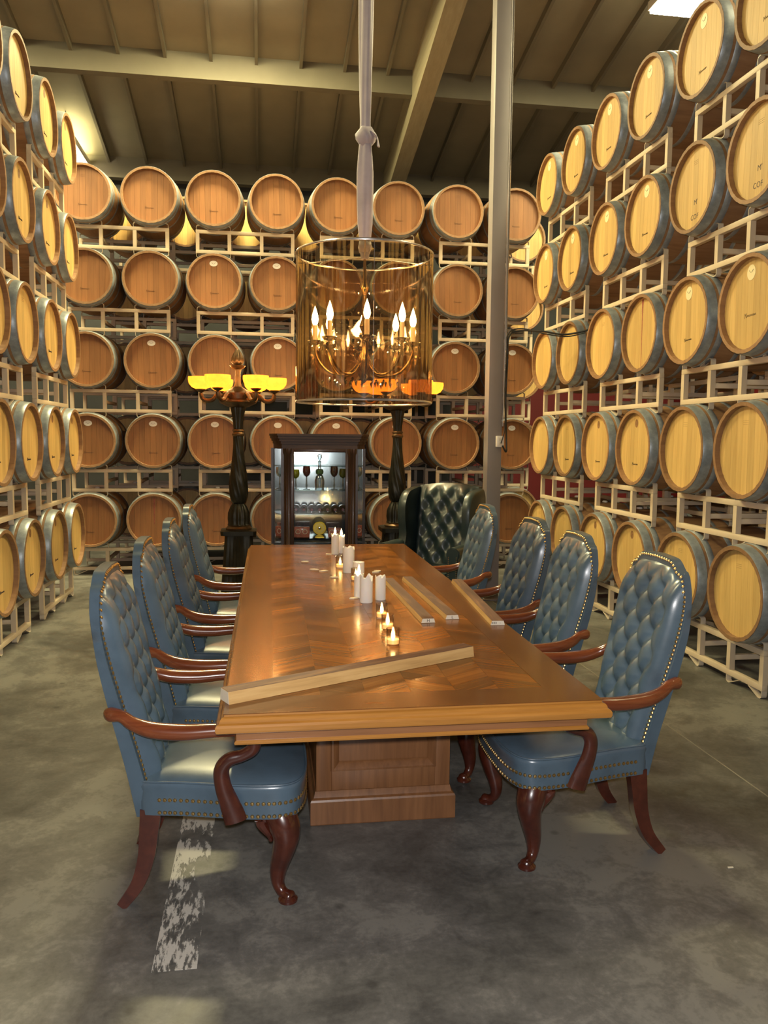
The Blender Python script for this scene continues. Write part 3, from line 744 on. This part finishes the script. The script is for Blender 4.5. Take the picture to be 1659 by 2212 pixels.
    for zz in (.327, .372):
        last = None
        for k in range(n*6):
            a_ = k/6; i = int(a_) % n; f = a_-int(a_); x = lerp(outl[i][0], outl[(i+1) % n][0], f); y = lerp(outl[i][1], outl[(i+1) % n][1], f)
            if x < -.17 or (abs(y) > .2 and .07 < x < .135): continue
            if last is None or math.dist((x, y), last) >= .0172:
                x2, y2 = outl[(i+1) % n]; x1, y1 = outl[i-1]; tx, ty = x2-x1, y2-y1; l = math.hypot(tx, ty); nx, ny = ty/l, -tx/l
                if nx*(x-cx)+ny*y < 0: nx, ny = -nx, -ny
                nail((x+nx*.002, y+ny*.002, zz), (nx, ny, 0)); last = (x, y)
    o = part('nailhead_trim', g, M['brass'], t); o['kind'] = 'stuff'; o['label'] = 'row of small round brass nail heads'
    return t
ch0 = make_chair(); first = True
chairs = [(-.197, 2.955, .0, 'blue tufted leather armchair nearest the viewer on the left of the table'),
          (-.178, 3.735, .0, 'blue tufted leather armchair on the left of the table, second from the viewer'),
          (-.160, 4.62, .0, 'blue tufted leather armchair on the left of the table, third from the viewer'),
          (-.140, 5.575, .0, 'blue tufted leather armchair farthest from the viewer on the left of the table'),
          (1.272, 3.05, PI, 'blue tufted leather armchair nearest the viewer on the right of the table'),
          (1.235, 3.83, PI-.02, 'blue tufted leather armchair on the right of the table, second from the viewer'),
          (1.262, 4.55, PI+.02, 'blue tufted leather armchair on the right of the table, third from the viewer'),
          (1.240, 5.51, PI, 'blue tufted leather armchair farthest from the viewer on the right of the table')]
for i, (x, y, r, lab) in enumerate(chairs):
    t = ch0 if i == 0 else copy_tree(ch0)
    t.location = (x, y, 0); t.rotation_euler = (0, 0, r); tag(t, lab, 'armchair', 'blue leather armchairs around the table')

# ------------------------------------------------------------------ wing chair
def wing_chair():
    t = empty('wing_chair', (1.51, 7.02, 0), math.radians(-125)); tag(t, 'dark green tufted leather wing chair by the far end of the table', 'armchair')
    L = M['green_leather']
    part('seat_base', G().box(-.30, .32, -.31, .31, .14, .34, .02), L, t)
    part('seat_cushion', G().box(-.22, .37, -.265, .265, .34, .47, .045), L, t)
    def xb(z): return -.25-.18*(z-.4)/.8
    def bk(i, j):
        u = -1+2*i; v = j; top = 1.17+.035*math.cos(u*1.4)
        z = .40+v*(top-.40); y = u*(.27+.03*v)
        e = min(1, (1-abs(u))*5)*min(1, (1-v)*7); e = math.sin(e*PI/2)
        d = .075*e-.045*tuft(y, z, .165, .12, .52, 4.0, .20, 2.7)*min(1, max(0, (1-abs(u)-.08)*6))*e
        return (xb(z)+d, y, z)
    g = G().grid(bk, 64, 72)
    part('tufted_back', g, L, t, ang=80)
    def rb(i, j):
        u = -1+2*i; y, z = bk(i, j)[1:]; return (xb(z)-.10, y, z)
    g = G(); nu, nv = 16, 16
    g.grid(lambda i, j: (xb(bk(i, j)[2])-.002, bk(i, j)[1], bk(i, j)[2]), nu, nv); g.grid(rb, nu, nv, True); n0 = (nu+1)*(nv+1)
    idx = lambda i, j: j*(nu+1)+i
    for j in range(nv): g.F += [(idx(0, j), idx(0, j+1), n0+idx(0, j+1), n0+idx(0, j)), (idx(nu, j), n0+idx(nu, j), n0+idx(nu, j+1), idx(nu, j+1))]
    for i in range(nu): g.F += [(idx(i, nv), idx(i+1, nv), n0+idx(i+1, nv), n0+idx(i, nv)), (idx(i, 0), n0+idx(i, 0), n0+idx(i+1, 0), idx(i+1, 0))]
    part('back_shell', g, L, t, ang=50)
    for s in (-1, 1):
        out = smooth_path([(-.30, .50), (-.10, .52), (-.04, .62), (-.07, .74), (-.05, .88), (-.06, 1.02), (-.14, 1.12), (-.28, 1.15), (-.43, 1.15), (-.48, 1.0), (-.44, .75), (-.38, .5)], 48)
        rg = []
        for (yo, ins) in ((.275, .012), (.268, 0.0), (.30, -.006), (.338, 0.0), (.345, .014)):
            c0 = np.mean(out, axis=0); rg.append([(p[0]-(p[0]-c0[0])*ins*3, s*(yo+.02*(p[1]-.5)), p[1]-(p[1]-c0[1])*ins*3) for p in out])
        part('wing', G().rings(rg), L, t, ang=60)
        # rolled arm
        prof = [(-.055, .36), (-.055, .60), (-.062, .635), (-.050, .675), (-.015, .695), (.030, .690), (.062, .660), (.064, .620), (.045, .595), (.045, .36), (.045, .14), (-.055, .14)]
        g = G().prism([(s*(.335+a_), b_) for a_, b_ in prof], -.36, .30, 'x')
        ar = part('arm', g, L, t, ang=50)
        part('arm_front_panel', G().prism([(s*(.335+a_*.78+.003), .14+(b_-.14)*.985) for a_, b_ in prof], .298, .309, 'x'), L, ar)
        g = G()
        for k in range(26):
            for sd in (-.036, .036): g.lathe([(.005, 0), (.004, .003), (0, .004)], 6, c=(.308, s*(.335+sd), .20+k*.0165), axis='x')
        o = part('nailhead_trim', g, M['brass'], ar); o['kind'] = 'stuff'
        for xx in (-.26, .28): part('leg', G().lathe([(.016, 0), (.022, .06), (.028, .14)], 12, c=(xx, s*.27, 0)), M['mahogany'], t)
    return t
wing_chair()

# ------------------------------------------------------------------ torchere floor lamps
def make_torchere():
    t = empty('floor_lamp')
    B, Gd = M['bronze'], M['bronze_gold']
    # tapered square fluted pedestal
    g = G(); n = 64
    def sq(hs, z, fl=0):
        out = []
        for k in range(n):
            a = 2*PI*k/n; c, s = math.cos(a), math.sin(a); m_ = max(abs(c), abs(s)); r = hs/m_*(1-fl*(.5+.5*math.cos(a*32)))
            r = min(r, hs*1.30); out.append((r*c, r*s, z))
        return out
    g.rings([sq(.185, 0), sq(.185, .06), sq(.175, .07), sq(.172, .10, .06), sq(.148, .40, .06), sq(.130, .66, .06), sq(.128, .69), sq(.165, .695), sq(.168, .735), sq(.15, .74)])
    part('pedestal', g, B, t, ang=30)
    fl = lambda a, z, r: 1+.07*math.cos(a*12)
    g = G().lathe([(.12, .74), (.125, .755), (.10, .775), (.105, .785)], 36); part('foot_ring', g, Gd, t)
    g = G().lathe([(.100, .785), (.092, .80), (.098, .84), (.095, .90), (.075, .955), (.055, .985), (.05, .99)], 72, mod=fl); part('fluted_bell', g, B, t, ang=60)
    tw = lambda a, z, r: 1+.045*math.cos(9*(a+z*3.2))
    pr = [(r, z) for z, r in [(.985, .05), (1.0, .062), (1.04, .078), (1.10, .086), (1.17, .086), (1.26, .078), (1.36, .064), (1.48, .052), (1.58, .046), (1.63, .046)]]
    zz = [p[1] for p in pr]; rr_ = [p[0] for p in pr]
    part('spiral_column', G().lathe([(ci(z, zz, rr_), z) for z in np.linspace(.985, 1.63, 44)], 72, mod=tw), B, t, ang=70)
    part('collar', G().lathe([(.046, 1.625), (.056, 1.635), (.058, 1.648), (.048, 1.658), (.046, 1.668), (.054, 1.678), (.050, 1.69), (.04, 1.695)], 32), Gd, t)
    part('fluted_neck', G().lathe([(.040, 1.69), (.044, 1.75), (.056, 1.84), (.066, 1.885), (.066, 1.895)], 60, mod=fl), B, t, ang=60)
    part('hub', G().lathe([(.066, 1.895), (.105, 1.905), (.165, 1.935), (.175, 1.945), (.172, 1.955), (.150, 1.965), (.142, 1.975), (.142, 2.03), (.125, 2.045), (.075, 2.065), (.04, 2.09), (.030, 2.12), (.024, 2.20), (.024, 2.25), (.055, 2.262), (.075, 2.285), (.06, 2.29), (0, 2.292)], 40), Gd, t)
    pin = lambda a, z, r: 1+.10*math.cos(8*a+z*160)
    part('finial', G().lathe([(.012, 2.29), (.05, 2.305), (.058, 2.325), (.052, 2.36), (.038, 2.395), (.018, 2.43), (0, 2.445)], 40, mod=pin), Gd, t, ang=70)
    for k in range(6):
        a = k*PI/3; c, s = math.cos(a), math.sin(a)
        P = smooth_path([(.13, 1.985), (.17, 2.015), (.20, 2.005), (.235, 1.965), (.285, 1.955), (.325, 1.975), (.340, 2.02), (.340, 2.04)], 26)
        rad = [ci(q/25, [0, .2, .5, .8, 1], [.020, .017, .020, .020, .013]) for q in range(26)]
        ar = part('arm', G().tube([(p[0]*c, p[0]*s, p[1]) for p in P], rad, 10), Gd, t)
        part('scroll', G().lathe([(.006, -.008), (.022, -.01), (.026, 0), (.022, .01), (.006, .008)], 16, c=(0, 0, 0), axis='y'), Gd, ar, loc=(.172*c, .172*s, 2.012), rot=(0, 0, a))
        part('bobeche', G().lathe([(.012, 2.03), (.03, 2.04), (.05, 2.056), (.048, 2.062), (.02, 2.06)], 24, c=(.34*c, .34*s, 0)), Gd, ar)
        bo = part('bowl_shade', G().lathe([(.0, 2.060), (.045, 2.062), (.085, 2.080), (.112, 2.115), (.118, 2.150), (.116, 2.175), (.111, 2.175), (.112, 2.15), (.106, 2.118), (.08, 2.088), (.04, 2.070), (0, 2.068)], 32, c=(.34*c, .34*s, 0)), M['bowl'], t)
        bo['label'] = 'glowing amber glass bowl'
        l = light('bowl_lamp', 'POINT', (.34*c, .34*s, 2.105), 1.5, (1.0, .80, .50), .02); l.parent = t
        l = light('bowl_glow', 'POINT', (.34*c, .34*s, 2.24), 3.2, (1.0, .50, .15), .03); l.parent = t  # extra point light added above the rim to throw orange onto nearby barrels
    return t
l1 = make_torchere(); l1.location = (-.212, 7.72, 0); tag(l1, 'dark bronze torchere with six glowing amber bowls left of the cabinet', 'floor lamp', 'bronze torchere lamps')
l2 = copy_tree(l1); l2.location = (1.345, 7.88, 0); l2.rotation_euler = (0, 0, 0); tag(l2, 'dark bronze torchere behind the hanging shade, right of the cabinet', 'floor lamp', 'bronze torchere lamps')

# ------------------------------------------------------------------ display cabinet
CBX, CBY, CROT = .553, 7.62, -.057
cb = empty('display_cabinet', (CBX, CBY, 0), CROT); tag(cb, 'dark wooden display cabinet with curved glass sides and mirrored back', 'cabinet')
D = M['dark_wood']
def plan(w, d, off=0):
    """bow-sided plan: flat front, curved sides. local y from 0 (front) to d"""
    pts = [(-.36-off, -off), (.36+off, -off)]
    for k in range(1, 13):
        a = k/12*PI/2; pts.append((.36+off+(w-.36)*math.sin(a), d-(d-.02)*math.cos(a) if False else -off+.02+(d-.02+off)*(1-math.cos(a))))
    L_ = [(-x, y) for x, y in reversed(pts[2:])]
    return pts+L_
DP = .40
pl = plan(.455, DP)
part('base', G().prism(plan(.47, DP, .02), 0, .10, 'z'), D, cb); part('base_deck', G().prism(pl, .10, .56, 'z'), D, cb)
g = G()
for off, z0, z1 in ((-.002, 1.515, 1.56), (.008, 1.56, 1.585), (.022, 1.585, 1.61), (.035, 1.61, 1.635), (.045, 1.635, 1.655)): g.prism(plan(.452, DP, off*.9), z0, z1, 'z')
part('crown', g, M['dark_matte'], cb, smooth=False)
fluted = lambda a, z, r: 1+.10*math.cos(a*7)
for s in (-1, 1):
    co = part('column', G().lathe([(.042, .56), (.042, .60), (.034, .61), (.034, 1.46), (.042, 1.47), (.044, 1.515)], 56, c=(s*.305, .0, 0), mod=fluted), D, cb, ang=60)
    part('column_backing', G().box(s*.305-.05, s*.305+.05, .01, .05, .56, 1.515), D, co)
    part('rear_stile', G().box(s*.455-.02, s*.455+.005, DP-.05, DP, .56, 1.515), D, cb)
    part('side_mullion', G().box(s*.36-.008, s*.36+.008, .045, .06, .56, 1.515), D, cb)
    pts = [(s*(.37+(.455-.37)*math.sin(k/14*PI/2)), .02+(DP-.04)*(1-math.cos(k/14*PI/2))) for k in range(15)]
    V = []; F = []
    for x, y in pts: V += [(x, y, .57), (x, y, 1.51)]
    for k in range(14): F.append((2*k, 2*k+2, 2*k+3, 2*k+1))
    gg = G().add(V, F); part('side_glass', gg, M['glass'], cb)
    part('door_stile', G().box(s*.262-.018, s*.262+.018, -.012, .014, .56, 1.515, .003), D, cb)
part('door_rail', G().box(-.245, .245, -.012, .014, 1.485, 1.515, .003), D, cb); part('door_rail', G().box(-.245, .245, -.012, .014, .56, .60, .003), D, cb)
part('door_glass', G().box(-.245, .245, .0, .003, .60, 1.485), M['glass'], cb)
mo = part('mirror_back', G().box(-.44, .44, -.003, .003, -.47, .47), M['mirror'], cb, loc=(0, DP-.012, 1.04), rot=(-.018, 0, 0))
part('back_panel', G().box(-.455, .455, DP, DP+.015, .10, 1.60), D, cb)
shz = [.655, .888, 1.118, 1.350]
for z in shz: part('shelf', G().prism([(x*.985, max(.022, y*.94)) for x, y in pl], z-.004, z+.004, 'z'), M['shelf_glass'], cb)
CM = Matrix.Translation((CBX, CBY, 0)) @ Matrix.Rotation(CROT, 4, 'Z')
def inc(x, y, z): return CM @ Vector((x, y, z))
def thing1(name, loc, lab, cat, grp=None, rz=0):
    t = empty(name, loc, rz); tag(t, lab, cat, grp); return t
# bottles lying on the shelf
bott = [('dark wine bottle lying on the cabinet shelf, %s from the left' % ordn[k]) for k in range(7)]
bm_b = G().lathe([(0, .004), (.010, .0), (.036, .0), (.0375, .004), (.0375, .19), (.034, .21), (.016, .25), (.0145, .285), (.016, .29), (.016, .30), (.0, .30)], 24, axis='y').mesh('bottle_body', M['dark_glass'])
bm_f = G().lathe([(.0, -.001), (.014, -.0012), (.014, .0), (0, .0005)], 16, axis='y').mesh('punt_label', M['foil'])
for k in range(7):
    t = thing1('wine_bottle', inc(-.225+k*.075, .045, shz[1]+.0045+.0376), bott[k], 'bottle', 'bottles lying in the cabinet', CROT)
    ob('bottle_body', bm_b, None, t); ob('base_dot', bm_f, None, t)
# goblets and decanter
def goblet(x, y, h, mat, lab, n=0):
    t = thing1('goblet', inc(x, y, shz[2]+.0045), lab, 'goblet', 'coloured goblets in the cabinet')
    part('foot', G().lathe([(0, 0), (.034, 0), (.034, .004), (.008, .010)], 24), M['clear'], t)
    part('stem', G().lathe([(.007, .008), (.006, .03), (.011, .045), (.006, .06), (.006, h*.55)], 14), M['clear'], t)
    part('bowl', G().lathe([(.006, h*.55), (.026, h*.62), (.037, h*.75), (.036, h*.90), (.032, h)], 24, caps=False), mat, t)
goblet(-.30+.07, .10, .19, M['gold_glass'], 'yellow and red goblet at the left of the cabinet shelf')
goblet(-.125, .07, .225, M['red_glass'], 'tall ruby goblet left of the decanter in the cabinet')
goblet(.140, .07, .225, M['red_glass'], 'tall ruby goblet right of the decanter in the cabinet')
goblet(.225, .10, .20, M['gold_glass'], 'yellow green goblet at the right of the cabinet shelf')
goblet(-.385, .22, .21, M['clear'], 'clear goblet behind the left curved cabinet glass')
goblet(.385, .22, .21, M['clear'], 'clear goblet behind the right curved cabinet glass')
t = thing1('decanter', inc(.0, .09, shz[2]+.0045), 'tall cut-glass decanter with green collar in the cabinet', 'decanter')
part('body', G().lathe([(0, 0), (.04, 0), (.046, .05), (.046, .09), (.034, .13), (.018, .145)], 28), M['clear'], t)
part('green_collar', G().lathe([(.018, .142), (.034, .15), (.038, .172), (.034, .192), (.016, .2)], 24), M['green_glass'], t)
part('neck', G().lathe([(.016, .198), (.013, .25), (.016, .27), (.018, .275)], 18), M['clear'], t)
part('stopper', G().lathe([(.008, .27), (.008, .285), (.022, .31), (.020, .335), (0, .345)], 18), M['clear'], t)
# pink boxes and gold disc on the lowest shelf
def pbox(x, y, w_, h, lab, r=0):
    t = thing1('stone_box', inc(x, y, shz[0]+.0045), lab, 'box', 'pink stone boxes in the cabinet', CROT+r)
    part('body', G().box(-w_/2, w_/2, -.03, .03, 0, h, .006), M['pink'], t)
    for dx in ((-.25, .2) if w_ > .1 else (0,)):
        part('ring_ornament', G().tube([(dx*w_+.022*math.cos(a_), -.031, h*.55+.022*math.sin(a_)) for a_ in np.linspace(0, 2*PI, 17)[:-1]], .003, 6, ref=(0, 1, 0), closed=True), M['paper'], t)
pbox(-.375, .16, .09, .10, 'pink stone box behind the left curved cabinet glass', -.5)
pbox(-.17, .10, .15, .10, 'wide pink stone box left of the gold disc in the cabinet')
pbox(.15, .10, .13, .09, 'pink stone box right of the gold disc in the cabinet')
pbox(.375, .16, .07, .11, 'pink stone box behind the right curved cabinet glass', .5)
t = thing1('gold_plate', inc(.0, .075, shz[0]+.0045), 'round gold sunburst plate on a stand in the cabinet', 'plate', None, CROT)
dsc = part('disc', G().lathe([(0, .0), (.062, .0), (.066, .003), (.062, .006), (.02, .008), (0, .008)], 40, c=(0, 0, .088), axis='y', mod=lambda a_, z, r: 1+(.02*math.cos(a_*24) if r > .05 else 0)), M['gold_disc'], t, rot=(0, 0, 0))
g = G()
for k in range(24):
    a_ = 2*PI*k/24; g.tube([(.026*math.cos(a_), -.001, .088+.026*math.sin(a_)), (.052*math.cos(a_), -.001, .088+.052*math.sin(a_))], .0018, 4)
part('sun_rays', g, M['paper'], dsc); part('centre_boss', G().lathe([(0, -.006), (.012, -.004), (.016, .002)], 16, c=(0, 0, .088), axis='y'), M['chrome'], dsc)
part('stand', G().prism([(-.045, 0), (.045, 0), (.03, .02), (0, .03), (-.03, .02)], -.012, .03, 'y'), M['gold_disc'], t)

# ------------------------------------------------------------------ hanging chandelier with film shade
HX, HY, ZB, ZTP, HR = .545, 4.28, 1.808, 2.575, .362
t = empty('drum_pendant', (HX, HY, ZB)); tag(t, 'drum pendant of amber mirror film with crystal chandelier inside', 'pendant light')
H = ZTP-ZB; sg = 96
V = []; F = []
for k in range(sg):
    a = 2*PI*k/sg; V += [(HR*math.cos(a), HR*math.sin(a), 0), (HR*math.cos(a), HR*math.sin(a), H)]
for k in range(sg): k2 = (k+1) % sg; F.append((2*k, 2*k2, 2*k2+1, 2*k+1))
part('film_shade', G().add(V, F), M['film'], t, ang=180)
for z, nme in ((0, 'lower_rim'), (H, 'upper_rim')):
    part(nme, G().tube([(HR*math.cos(2*PI*k/72), HR*math.sin(2*PI*k/72), z) for k in range(72)], (.0035, .006), 6, closed=True), M['chrome'], t)
part('seam', G().box(-.001, .001, -HR-.0012, -HR-.0002, 0, H), M['chrome'], t, rot=(0, 0, 0))
for k in range(3):
    a = k*2*PI/3+.4; part('spoke', G().tube([(0, 0, H-.01), (HR*math.cos(a), HR*math.sin(a), H-.004)], .003, 6), M['chrome'], t)
part('stem', G().lathe([(0, .10), (.012, .11), (.03, .14), (.045, .19), (.03, .24), (.012, .28), (.010, .36), (.028, .40), (.014, .44), (.010, .56), (.024, .60), (.010, .64), (.006, H)], 20), M['gilt'], t)
rr = random.Random(5)
for k in range(8):
    a = 2*PI*k/8+.39-PI/2+.32; c, s = math.cos(a), math.sin(a)
    P = smooth_path([(.03, .21), (.09, .15), (.17, .15), (.23, .20), (.258, .26), (.26, .30)], 20)
    ar = part('arm', G().tube([(p[0]*c, p[0]*s, p[1]) for p in P], .006, 8), M['gilt'], t)
    part('bobeche', G().lathe([(.006, .298), (.03, .305), (.042, .318), (.040, .321), (.008, .312)], 18, c=(.26*c, .26*s, 0)), M['crystal'], ar)
    part('candle_sleeve', G().lathe([(.0125, .31), (.0125, .40), (.009, .402)], 14, c=(.26*c, .26*s, 0)), M['sleeve'], ar)
    part('flame_bulb', G().lathe([(.006, .40), (.014, .412), (.0185, .432), (.015, .455), (.007, .482), (0, .502)], 16, c=(.26*c, .26*s, 0)), M['bulb'], ar)
    l = light('bulb_lamp', 'POINT', (.26*c, .26*s, .44), 2.2, (1, .62, .28), .02); l.parent = t
    g = G()
    def cry(x, y, z, r, h):
        n0 = len(g.V); g.V += [(x, y, z+h*.35), (x, y, z-h)]+[(x+r*math.cos(q*PI/2), y+r*math.sin(q*PI/2), z) for q in range(4)]
        for q in range(4): q2 = (q+1) % 4; g.F.append((n0, n0+2+q, n0+2+q2)); g.F.append((n0+1, n0+2+q2, n0+2+q))
    for q in range(7):
        b_ = q*2*PI/7; cry(.26*c+.042*math.cos(b_), .26*s+.042*math.sin(b_), .295-rr.random()*.01, .0075, .022)
    for q in range(5): cry(lerp(.06, .22, q/4)*c, lerp(.06, .22, q/4)*s, .13-rr.random()*.03, .008, .026)
    for q in range(6):
        f = q/5; cry(lerp(.04, .25, f)*c, lerp(.04, .25, f)*s, lerp(.58, .33, f)-.06*math.sin(PI*f), .0055, .009)
    cr = part('crystal_drops', g, M['crystal'], ar, smooth=False); cr['kind'] = 'stuff'
# fabric sleeve with knot
g = G(); zroof = zr(HY)-.02-ZB
def fold(a, z, r): return 1+.10*math.cos(3*a+z*2.2)+.05*math.cos(7*a-z*5)
part('hanging_sleeve', G().lathe([(ci(z, [H-.02, H+.06, H+.10, H+.42, H+.58, H+.62, H+.80, H+1.5, zroof], [.020, .026, .034, .043, .030, .026, .030, .042, .05]), z) for z in np.linspace(H-.02, zroof, 60)], 36, mod=fold), M['fabric'], t, ang=80)
part('knot', G().lathe([(.0, -.055), (.028, -.05), (.048, -.015), (.050, .012), (.032, .045), (.0, .05)], 28, c=(0, 0, H+.60), mod=lambda a_, z, r: 1+.14*math.cos(4*a_+z*60)), M['fabric'], t, ang=80)
part('knot_tail', G().tube(smooth_path([(.02, -.03, H+.62), (.055, -.03, H+.59), (.062, -.032, H+.545)], 8), [(.014, .004)]*8, 8), M['fabric'], t)
part('lower_tie', G().lathe([(.0, -.035), (.028, -.03), (.036, 0), (.030, .025), (0, .03)], 22, c=(0, 0, H+.045), mod=lambda a_, z, r: 1+.12*math.cos(5*a_+z*70)), M['fabric'], t, ang=80)
part('hook', G().tube([(0, 0, zroof-.01), (0, 0, zroof+.03)], .012, 8), M['chrome'], t)

# ------------------------------------------------------------------ things on the table
TZ = .7602; TF = .7609
def flame_mesh():
    return G().lathe([(0, 0), (.004, .003), (.0075, .012), (.006, .024), (.003, .036), (0, .046)], 12).mesh('flame', M['flame'])
FM = flame_mesh()
def pillar(x, y, r, h, lab, lit=False, ragged=0, seed=1, z0=TZ):
    t = thing1('pillar_candle', (x, y, z0), lab, 'candle', 'white pillar candles on the table'); rq = random.Random(seed); n = 36
    ph = [rq.uniform(0, 6.28) for _ in range(4)]
    def top(a): return 1-ragged*(.5+.5*math.cos(2*a+ph[0]))*(.5+.5*math.cos(3*a+ph[1]))-ragged*.35*(.5+.5*math.cos(5*a+ph[2]))
    rg = []
    for (rr_, zz, tp) in ((r*.97, 0, 0), (r, .004, 0), (r, h*.5, 0), (r, h*.85, .5), (r*1.0, h, 1), (r*.9, h*1.0, 1), (r*.82, h*.93, .9), (r*.5, h*.88, .8), (.004, h*.87, .8)):
        rg.append([(rr_*math.cos(2*PI*k/n), rr_*math.sin(2*PI*k/n), zz*(1 if tp == 0 else lerp(1, top(2*PI*k/n), tp))) for k in range(n)])
    part('wax', G().rings(rg), M['wax'], t, ang=60)
    part('wick', G().tube([(0, 0, h*.7), (.001, 0, h*.93)], .0014, 6), M['wick'], t)
    if lit: ob('flame', FM, None, t, loc=(0, 0, h*.93), scale=(1.2, 1.2, 1.2))
def votive(x, y, lab, rg_=.029, h=.072):
    t = thing1('votive_candle', (x, y, TZ), lab, 'candle', 'tealights in glass votives on the table')
    part('glass_cup', G().lathe([(0, .0), (rg_*.9, 0), (rg_*.94, .004), (rg_, h), (rg_-.0022, h), (rg_*.94-.0022, .008), (0, .008)], 28), M['cup'], t)
    part('wax', G().lathe([(0, .009), (rg_*.86, .009), (rg_*.87, .026), (.004, .024), (0, .024)], 24), emit('glowing_wax', (1, .45, .12), 1.6, (.9, .7, .4)) if 'gw' not in M else M['gw'], t)
    ob('flame', FM, None, t, loc=(0, 0, .025), scale=(1.15, 1.15, .95))
M['gw'] = emit('glowing_wax', (1.0, .46, .13), 1.6, (.9, .7, .4))
pillar(.540, 5.86, .028, .158, 'tall lit white pillar candle, left of the farthest pair', True, .22, 2)
pillar(.592, 5.915, .025, .140, 'lit white pillar candle, right of the farthest pair', True, .15, 3)
pillar(.553, 5.05, .037, .170, 'dripping white pillar candle behind the middle tealight', False, .12, 4)
pillar(.602, 4.92, .036, .088, 'short flat-topped white pillar candle in the middle', False, .03, 5)
pillar(.520, 4.235, .026, .135, 'slim lit white pillar candle, left of the nearest cluster', True, .12, 6)
pillar(.543, 4.105, .034, .150, 'white pillar candle with broken rim, front of the nearest cluster', False, .26, 7)
pillar(.628, 4.165, .028, .135, 'white pillar candle at the right of the nearest cluster', False, .2, 8)
votive(.515, 5.22, 'lit glass votive beside the dripping pillar candle', .031, .08)
votive(.563, 4.74, 'lit glass votive just behind the nearest pillar cluster', .030, .078)
votive(.568, 3.72, 'lit glass votive just in front of the nearest pillar cluster')
votive(.560, 3.49, 'lit glass votive, middle of the front row of three')
votive(.540, 3.22, 'lit glass votive nearest the long wooden block')
rw = random.Random(9)
for k, (x, y) in enumerate([(.40, 5.10), (.345, 5.16), (.44, 4.86), (.72, 5.02), (.745, 5.06), (.49, 5.84), (.49, 4.20), (.30, 5.5)]):
    pts = [(.030*rw.uniform(.6, 1.2)*math.cos(q*PI/3), .014*rw.uniform(.6, 1.2)*math.sin(q*PI/3)) for q in range(6)]
    o = part('wax_chip', G().prism(pts, 0, .006, 'z'), M['wax_chip'], None, loc=(x, y, TZ+.0004), rot=(0, 0, rw.uniform(-.6, .6)))
    tag(o, ['broken wax chip left of the middle tealight', 'pale wax crumb far left of the middle tealight', 'flat wax flake in front of the middle tealight', 'curled wax chip right of the short pillar candle',
            'wax flake right of the short pillar, behind another chip', 'wax shaving at the foot of the farthest candles', 'small wax chip at the foot of the slim candle', 'lone wax crumb left of the candles'][k], 'wax', 'wax chips on the table')
o = part('paper_scrap', G().prism([(-.012, -.004), (.010, -.005), (.013, .003), (-.009, .005)], 0, .002, 'z'), M['paper'], None, loc=(1.763, 2.676, .0)); tag(o, 'tiny white paper scrap on the floor at the right', 'paper')
def block(ax, ay, bx, by, w_, h, lab, mark=None):
    L_ = math.hypot(bx-ax, by-ay); t = thing1('wooden_block', ((ax+bx)/2, (ay+by)/2, TZ+.0004), lab, 'wood block', 'barrel stave offcuts on the table', math.atan2(by-ay, bx-ax))
    pr = [(-w_/2, 0), (w_/2, 0), (w_/2-.006, h), (-w_/2+.006, h)]
    part('body', G().prism(pr, -L_/2, L_/2, 'x'), M['block_raw'], t, smooth=False)
    part('stained_face', G().box(-L_/2+.001, L_/2-.001, -w_/2+.0062, w_/2-.0062, h, h+.001), M['stave_block'], t, smooth=False)
    part('end_face', G().prism([(a_*.97, b_*.97+.0005) for a_, b_ in pr], -L_/2-.0006, -L_/2, 'x'), M['paper'], t, smooth=False)
    if mark in ('H', 'L'):
        ob('end_letter', text_mesh('end_letter', mark, .020, M['ink']), None, t, loc=(-L_/2-.0010, 0, h*.5), rot=(PI/2, 0, -PI/2))
    elif mark == 'barcode':
        g = G()
        for q in range(9): g.box(-L_/2-.0012, -L_/2-.0006, .006+q*.0028, .006+q*.0028+(.0008 if q % 3 else .0016), h*.30, h*.75)
        part('barcode', g, M['ink'], t, smooth=False)
        part('barcode', G().box(-L_/2-.0012, -L_/2-.0006, -.012, -.011, h*.4, h*.6), M['ink'], t, smooth=False)
block(-.120, 2.575, .815, 3.04, .070, .040, 'long wooden stave offcut lying across the near end of the table')
block(.770, 3.60, .755, 4.70, .068, .020, 'wooden stave offcut lettered H beside the pillar candles', 'H')
block(.900, 3.66, .880, 4.74, .068, .020, 'wooden stave offcut lettered L, middle of the three', 'L')
block(1.082, 3.52, 1.160, 4.62, .068, .020, 'wooden stave offcut with barcode near the right table edge', 'barcode')

# ------------------------------------------------------------------ power cable and outlet on the post
t = empty('outlet_box', (2.335, 7.725, 1.60)); tag(t, 'white outlet box strapped to the grey post', 'outlet')
part('box', G().box(-.03, .045, -.055, -.002, -.055, .055, .006), M['white_plastic'], t)
for zz in (.02, -.02): part('socket', G().box(-.008, .022, -.058, -.054, zz-.012, zz+.012), M['paper'], t)
def cable(name, pts, r, lab):
    o = part(name, G().tube([tuple(p) for p in smooth_path(pts, 70)], r, 8), M['black']); tag(o, lab, 'cable', 'black cables on the post'); return o
cable('power_cable', [(2.36, 7.66, 1.56), (2.40, 7.66, 1.50), (2.405, 7.68, 1.62), (2.395, 7.70, 2.0), (2.405, 7.70, 2.4), (2.41, 7.69, 2.62), (2.50, 7.66, 2.68), (2.68, 7.5, 2.66), (2.85, 7.38, 2.62), (3.0, 7.28, 2.64), (3.06, 7.25, 2.66)], .009, 'thick black cable from the post across to the right stack')
cable('power_cable', [(2.345, 7.662, 1.58), (2.385, 7.67, 1.75), (2.382, 7.69, 2.1), (2.39, 7.69, 2.5), (2.40, 7.68, 2.655), (2.52, 7.64, 2.70), (2.70, 7.48, 2.635), (2.88, 7.36, 2.60), (3.02, 7.26, 2.63)], .006, 'thin black cable plugged into the outlet box')
